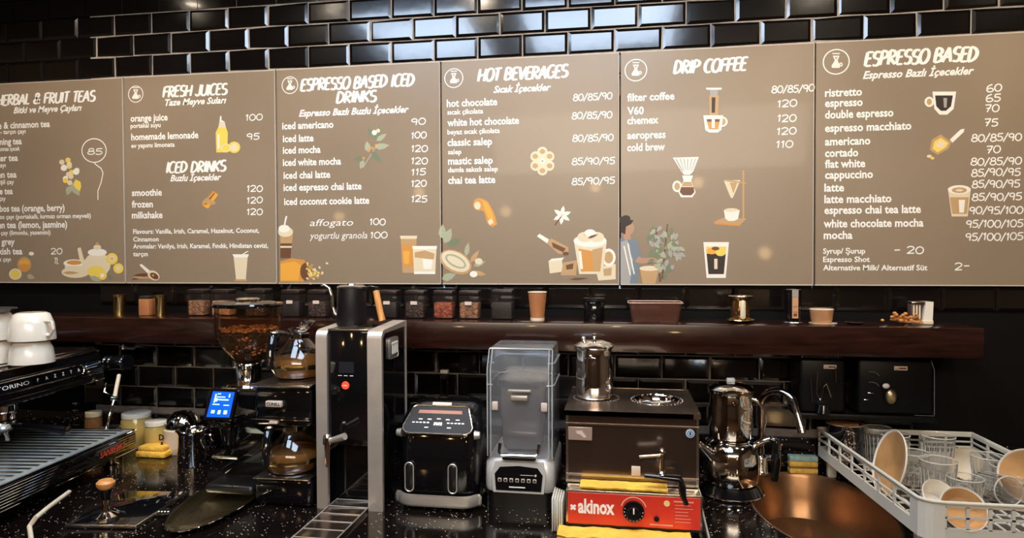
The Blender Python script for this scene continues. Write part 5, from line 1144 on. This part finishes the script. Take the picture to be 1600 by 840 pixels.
# ------------------------------------------------------------------ shelf goods
SZ = 1.3405
def px_on_shelf(px, y=-.10): return P(px, 490, y).x
def canister(label, px, r, h, y=-.10, m_=brass_m):
    t_ = thing('steel_canister', label, 'canister', (px_on_shelf(px, y), y, SZ), 0, 'polished canisters on the shelf')
    MB().lathe([(0, 0), (r * .9, 0), (r * .92, .004), (r * .92, h * .8), (r, h * .86), (r, h), (0, h)], seg=30).done('body', m_, t_); return t_
canister('leftmost polished brass canister at the dark left end of the shelf', 187, .022, .072)
canister('polished brass canister to the right of the square kraft tin', 251, .021, .072)
def sq_jar(label, px, w_, h, fill, tagc=None, y=-.09):
    t_ = thing('glass_jar', label, 'jar', (px_on_shelf(px, y), y, SZ), 0, 'square glass jars on the shelf')
    MB().box(-w_, w_, -w_ * .8, w_ * .8, 0, h * .84, .005).done('body', mat('jar_pane', (.05, .04, .035), .05, alpha=.2, trans=.0), t_)
    tag(MB().box(-w_ + .004, w_ - .004, -w_ * .8 + .003, w_ * .8 - .003, .003, h * .58, .004).done('contents', fill, t_), kind='stuff')
    MB().box(-w_ * .96, w_ * .96, -w_ * .78, w_ * .78, h * .84, h, .004).done('lid', mat('dull_lid', (.03, .02, .018), .3, .4), t_)
    if tagc: MB().box(-.012, .010, -w_ * .8 - .0015, -w_ * .8 - .0003, h * .50, h * .62).done('paper_label', tagc, t_)
    return t_
tin = thing('kraft_tin', 'small square kraft-brown tin between two polished canisters', 'tin', (px_on_shelf(230), -.10, SZ))
MB().box(-.020, .020, -.018, .018, 0, .058, .003).done('body', kraft_m, tin); MB().box(-.019, .019, -.017, .017, .058, .068, .003).done('lid', rub_m, tin)
nut = mat('hazelnut_fill', (.30, .13, .06), .6, noise=.6, nscale=70, bump=.8, bscale=120); pepper = mat('pepper_fill', (.05, .02, .012), .5, noise=.8, nscale=90, bump=.9, bscale=140)
redf = mat('red_flake_fill', (.34, .07, .025), .6, noise=.7, nscale=90, bump=.8, bscale=140); dark = mat('dark_fill', (.02, .012, .01), .5, noise=.5, nscale=80); palef = mat('sugar_fill', (.42, .22, .12), .6, noise=.4, nscale=60, bump=.5, bscale=100)
sq_jar('square glass jar with a brown label print, left of the grinder hopper', 312, .032, .092, nut)
sq_jar('square glass jar with tan contents partly behind the grinder hopper', 350, .034, .092, palef)
sq_jar('square glass jar hidden mostly behind the grinder hopper', 405, .038, .094, pepper)
sq_jar('dark square glass jar with a small label just right of the hopper', 459, .034, .092, dark, badge_m)
sq_jar('dark square glass jar with a small label left of the kettle spout', 500, .034, .092, pepper, badge_m)
sq_jar('square glass jar of dark contents with a pink label right of the kettle', 609, .034, .092, dark, badge_m)
sq_jar('square glass jar of dark contents, second right of the kettle', 651, .034, .092, pepper, badge_m)
sq_jar('square glass jar of red flakes in the middle of the jar row', 695, .034, .092, redf)
sq_jar('square glass jar of speckled brown beans right of the red flakes', 735, .034, .092, nut, badge_m)
sq_jar('empty dark square glass jar left of the paper cup', 786, .036, .096, dark)
pc = thing('paper_cup', 'brown paper takeaway cup with a pale rim standing alone on the shelf', 'cup', (px_on_shelf(841), -.12, SZ))
MB().lathe([(0, .002), (.021, .002), (.021, .0), (.0215, .008), (.029, .088), (.0275, .088), (.020, .010), (0, .010)], seg=32).done('body', kraft_m, pc)
MB().lathe([(.0215, .0), (.0222, .0), (.0228, .009), (.0221, .009)], seg=32).done('base_ring', cream_m, pc)
MB().tube([(.0288 * math.cos(2 * PI * i / 32), .0288 * math.sin(2 * PI * i / 32), .089) for i in range(33)], .0017, 6, cap=False).done('rim', cream_m, pc)
t_ = thing('black_canister', 'squat black lidded canister between the paper cup and the clear box', 'canister', (px_on_shelf(928), -.09, SZ)); MB().lathe([(0, 0), (.03, 0), (.032, .004), (.032, .055), (.028, .06)]).done('body', blkg_m, t_); MB().lathe([(.031, .058), (.034, .06), (.034, .07), (0, .072)]).done('lid', blk_m, t_)
cb = thing('clear_box', 'low wide smoked plastic box with a pale rim on the shelf', 'box', (px_on_shelf(1023), -.10, SZ))
loft([(R_(.070, .045, .045, .01), .0), (R_(.080, .052, .052, .012), .058), (R_(.077, .049, .049, .012), .058), (R_(.068, .043, .043, .01), .003)], cap=False).done('body', mat('brown_smoke', (.10, .04, .025), .1, alpha=.6, coat=.5), cb)
MB().tube([(x, y, .059) for x, y in R_(.0815, .0535, .0535, .012)] + [(.0815, -.04, .059)], .0017, 6).done('rim', mat('pale_rim', (.5, .32, .24), .3), cb)
MB().box(-.05, .02, -.03, .03, .004, .046, .01).done('paper_packet', mat('packet', (.10, .035, .025), .6), cb)
dr = thing('coffee_dripper', 'brass-toned coffee server with a pale handle on a round saucer', 'coffee server', (px_on_shelf(1156), -.11, SZ))
MB().lathe([(0, 0), (.030, .001), (.042, .008), (.041, .010), (.028, .004), (0, .004)]).done('saucer', brass_m, dr)
MB().lathe([(0, .006), (.024, .007), (.030, .022), (.029, .04), (.024, .066), (.030, .074), (.031, .078), (.034, .080)]).done('body', mat('amber_metal', (.32, .17, .07), .15, .9), dr)
t = MB(); t.box(-.007, .008, -.040, -.033, .014, .070, .006, 3); t.done('handle', cream_m, dr)
MB().lathe([(.0345, .078), (.036, .080), (.0345, .082)]).done('rim', steel_m, dr)
fp_ = thing('french_press', 'slim black press with a tall tan label strip on a round foot', 'press', (px_on_shelf(1238), -.11, SZ))
MB().lathe([(0, 0), (.028, 0), (.029, .003), (.022, .006), (.022, .10), (0, .102)]).done('body', blkg_m, fp_); MB().lathe([(.0285, .0015), (.0295, .003), (.0285, .0045)]).done('foot_ring', steel_m, fp_)
t = MB(); t.box(-.0085, .0085, -.0235, -.0222, .016, .078); o = t.done('label_strip', mat('label_tan', (.52, .27, .13), .5), fp_); t = MB(); t.box(-.005, .005, -.0240, -.0235, .022, .03); t.box(-.006, .006, -.0240, -.0235, .034, .0355); t.box(-.006, .006, -.0240, -.0235, .05, .0515); t.done('label_print', mat('print_maroon'), o)
MB().box(-.0088, .0088, -.0235, -.0222, .0785, .10).done('label_top', mat('label_grey', (.3, .27, .25), .5), fp_)
bw = thing('small_bowl', 'small tan bowl on a pale coaster right of the black press', 'bowl', (px_on_shelf(1282), -.11, SZ + .002))
MB().lathe([(0, 0), (.026, 0), (.030, .010), (.033, .038), (.031, .039), (.028, .012), (0, .006)]).done('body', terra_m, bw); MB().lathe([(.0315, .038), (.0335, .040), (.0315, .042)]).done('rim', cream_m, bw)
cst_ = tag(MB().lathe([(0, 0), (.035, 0), (.036, .0018), (0, .0019)], (0, 0, 0), sx=1.1).done('coaster', cream_m, loc=(px_on_shelf(1282) + .004, -.11, SZ)), 'pale round coaster under the small tan bowl', 'coaster')
sb = thing('spoon_rest', 'little dark metal dish lying right of the tan bowl', 'dish', (px_on_shelf(1332), -.12, SZ)); MB().lathe([(0, 0), (.020, .001), (.028, .006), (.026, .007), (0, .003)]).done('dish', dsteel_m, sb)
db = thing('dried_flowers', 'small bunch of orange dried flowers lying on the shelf', 'dried flowers', (px_on_shelf(1402), -.12, SZ + .001))
fl = mat('dried_orange', (.55, .22, .05), .8, noise=.4, nscale=60)
t = MB()
for i in range(34):
    a = random.uniform(0, 2 * PI); t.ball((random.gauss(.0, .020), random.gauss(0, .008), .008 + abs(random.gauss(.008, .009))), random.uniform(.004, .0075), 6, (1, 1, .8))
tag(t.done('flower_head', fl, db), kind='stuff')
for i in range(6): MB().tube([(.0, 0, .006), (.035, .004 * (i - 3), .008), (.06, .004 * (i - 2), .004 + .002 * i)], .0014, 5).done('stem', kraft_m, db)
wb = thing('white_box', 'small open white box with a slanted front at the right end of the shelf', 'box', (px_on_shelf(1441), -.09, SZ))
MB().prism([(-.002, -.02, .010), (.024, -.02, .010), (.026, -.02, .066), (.006, -.02, .066)], (0, .04, 0)).done('side', white_m, wb)
MB().box(-.030, -.002, -.012, .018, .012, .060, .002).done('dark_front', mat('box_brown', (.10, .05, .035), .5), wb); MB().box(-.034, .026, -.022, .02, .0, .012, .002).done('tray', cream_m, wb); MB().box(-.032, .006, -.018, .02, .060, .066, .002).done('top', steel_m, wb)
for i in range(3): MB().box(-.026 + i * .008, -.022 + i * .008, -.0135, -.012, .016, .056).done('slot', cream_m, wb)

# ------------------------------------------------------------------ dish rack
RZ = 1.010; RB = .925
A_, B_, D_, E_ = PZ(1276, 666, RZ), PZ(1438, 780, RZ), PZ(1640, 786, RZ), PZ(1505, 674, RZ)
E_.x = 1.02; E_.y = min(E_.y, -.035); A_.y = min(A_.y, -.035)
x_l0, y_b = A_.x, -.035; x_l1, y_f = B_.x, B_.y
rk = thing('dish_rack', 'off-white plastic dish rack with slotted walls full of glasses and plates', 'dish rack', (0, 0, 0))
XR0, XR1 = 1.04, 1.05
plan = [(x_l0, y_b), (x_l0 + (x_l1 - x_l0) * .96, y_f + .045)] + [(x_l1 + .040 - .042 * math.cos(a), y_f + .022 - .040 * math.sin(a) + .008) for a in (PI * .12, PI * .25, PI * .38)] + [(x_l1 + .045, y_f - .012), (XR1, y_f - .012)]
def wall_strip(p0, p1, z0, z1, th=.004):
    p0, p1 = Vector((*p0, 0)), Vector((*p1, 0)); d = (p1 - p0).normalized(); n_ = Vector((-d.y, d.x, 0)) * th
    t = MB(); t.prism([p0 + Vector((0, 0, z0)), p1 + Vector((0, 0, z0)), p1 + Vector((0, 0, z1)), p0 + Vector((0, 0, z1))], n_); return t
def slotted(name, p0, p1, slots, rows, z0, z1):
    p0v, p1v = Vector((*p0, 0)), Vector((*p1, 0)); L_ = (p1v - p0v).length; d = (p1v - p0v) / L_; t = MB(); n_ = Vector((-d.y, d.x, 0)) * .005
    def bar(a, b, za, zb): t.prism([p0v + d * a + Vector((0, 0, za)), p0v + d * b + Vector((0, 0, za)), p0v + d * b + Vector((0, 0, zb)), p0v + d * a + Vector((0, 0, zb))], n_)
    bar(0, L_, z0, z0 + .030); bar(0, L_, z1 - .010, z1)
    for r_ in range(1, rows): zc = z0 + .030 + (z1 - .010 - z0 - .030) * r_ / rows; bar(0, L_, zc - .002, zc + .002)
    for i in range(slots + 1): a = L_ * i / slots; bar(max(0, a - .0035), min(L_, a + .0035), z0 + .028, z1 - .008)
    return t.done(name, offw_m, rk, smooth=False)
slotted('left_wall', plan[0], plan[1], 7, 2, RB, RZ)
t = MB()
for i in range(1, 5): t.prism([(*plan[i], RB), (*plan[i + 1], RB), (*plan[i + 1], RZ), (*plan[i], RZ)], (.0, .004, 0))
t.done('front_corner', offw_m, rk, smooth=False)
slotted('front_wall', plan[5], plan[6], 8, 2, RB, RZ)
slotted('right_wall', (XR1, y_f - .012), (XR0, y_b), 7, 3, RB, RZ); slotted('back_wall', (XR0, y_b), plan[0], 6, 3, RB, RZ)
t = MB(); t.tube([(*p_, RZ) for p_ in plan] + [(XR0, y_b, RZ), (*plan[0], RZ)], .004, 8); t.done('rim', offw_m, rk)
t = MB()
for i in range(15):
    x = x_l0 + .02 + (XR0 - x_l0 - .04) * i / 14; yb0 = max(y_f, y_b + (y_f - y_b) * 1.0) if x > x_l1 + .02 else y_b + (y_f - y_b) * min(1, max(.02, (x - x_l0) / (x_l1 + .02 - x_l0)))
    t.box(x - .0025, x + .0025, yb0, y_b, RB, RB + .003)
for i in range(12):
    y = y_b - .03 + (y_f - y_b + .04) * i / 11; x0_ = x_l0 + (x_l1 - x_l0) * (y - y_b) / (y_f - y_b); t.box(x0_ + .004, XR0, y - .0025, y + .0025, RB, RB + .003)
tag(t.done('floor_grid', offw_m, rk, smooth=False), kind='stuff')
MB().box(x_l1 + .07, XR1 - .03, y_f - .008, y_b - .02, RB - .03, RB - .0005, .004).done('drip_pan', mat('pan_dark', (.05, .04, .035), .4), rk)
for x, y in ((x_l0 + .03, y_b - .03), (XR0 - .03, y_b - .03), (x_l1 + .05, y_f + .12), (XR1 - .03, y_f + .04)): MB().box(x - .012, x + .012, y - .012, y + .012, CZ, RB, .004).done('foot', offw_m, rk)
FZ = RB + .0035
gl_g = 'ribbed glasses standing in the dish rack'
specs = [ (1363, 662, .032, .10, 'upright ribbed glass at the back left of the rack, beside the black pan'), (1398, 678, .034, .09, 'ribbed glass just behind the large brown plate'),
          (1427, 706, .034, .085, 'ribbed glass in the second row, right of the large brown plate'), (1466, 680, .036, .11, 'tall ribbed glass standing highest in the back row of the rack'),
          (1466, 718, .036, .10, 'ribbed glass in the middle row in front of the tallest glass'), (1545, 712, .036, .08, 'ribbed glass near the right wall beside the upright saucer'),
          (1578, 728, .036, .075, 'low ribbed glass at the right edge of the picture'), (1508, 745, .034, .07, 'ribbed glass behind the small tan bowl'), ]
for px, py, r, h, lab in specs:
    q = PZ(px, py, FZ + h); r *= 1.17; tumbler(lab, (min(q.x, XR0 - .045), min(max(q.y, y_f + .03), y_b - .045), FZ), r, h, gl_g)
q = PZ(1553, 755, FZ + .05); tumbler('glass lying on its side with its base to the viewer, at the front right', (q.x, q.y + .05, FZ + .036), .035, .09, gl_g, rot=(math.radians(84), 0, .15), ribs=True)
tumbler('plain upturned glass beside the glass lying on its side', (*PZ(1590, 752, FZ + .06)[:2], FZ + .062), .034, .062, gl_g, rot=(PI, 0, 0), ribs=False)
def plate(label, c, r, nrm, m_in, m_rim, group=None, name='plate', depth=.012, cat='plate'):
    t_ = thing(name, label, cat, c, 0, group); t_.rotation_euler = Vector(nrm).to_track_quat('Z', 'Y').to_euler()
    MB().lathe([(0, -.003), (r * .6, -.003), (r * .98, depth - .004), (r, depth), (r * .985, depth + .001), (r * .93, depth - .002)], seg=48).done('back', m_rim, t_)
    MB().lathe([(r * .955, depth - .0015), (r * .62, .001), (0, .0005)], seg=48).done('face', m_in, t_); return t_
brn = mat('tan_glaze', (.50, .27, .11), .25, noise=.35, nscale=9, coat=.4)
def at(px, py, y): return P(px, py, y)
plate('large tan-brown plate with a white rim leaning in the rack', at(1392, 728, -.33) + Vector((.008, 0, .006)), .088, (-.96, -.03, .25), brn, white_m, depth=.014)
plate('brown speckled plate leaning near the black pan', at(1324, 700, -.165), .060, (-.95, -.10, .28), speck_m, speck_m)
plate('small white bowl leaning right of the large brown plate', (x_l1 + .060, y_f + .075, FZ + .044), .050, (.35, -.65, .65), white_m, white_m, name='bowl', depth=.03, cat='bowl')
plate('small tan bowl lying against the front wall of the rack', (at(1494, 775, y_f + .05).x, y_f + .030, FZ + .050), .048, (.0, -.80, .55), brn, white_m, name='bowl', depth=.020, cat='bowl')
plate('upright cream saucer between the ribbed glasses', at(1508, 722, -.20), .043, (-.2, -.95, .2), cream_m, cream_m, name='saucer', cat='saucer')
c = PZ(1606, 750, FZ + .06); plate('tan and white plate cut by the right edge of the picture', (c.x + .005, c.y, FZ + .070), .066, (-.55, -.8, .2), brn, white_m)
pn = thing('black_pan', 'black pan with a brown glossy rim behind the rack corner', 'pan', (*PZ(1325, 660, 1.03)[:2], CZ))
pn.location = (P(1319, 655, -.085).x, -.090, RB + .004)
MB().lathe([(0, 0), (.044, 0), (.050, .01), (.052, .112), (.050, .112), (.048, .012), (0, .004)], seg=36).done('body', blkg_m, pn); MB().lathe([(.0518, .111), (.053, .113), (.0505, .1135)], seg=36).done('rim', mat('rim_tan', (.5, .35, .25), .3, .5), pn)
MB().lathe([(.0485, .080), (.0490, .108)], seg=30, a0=.4, a1=2.6).done('inner_band', terra_m, pn, thick=.0005)  # brown reflection inside the pan, painted as a partial band
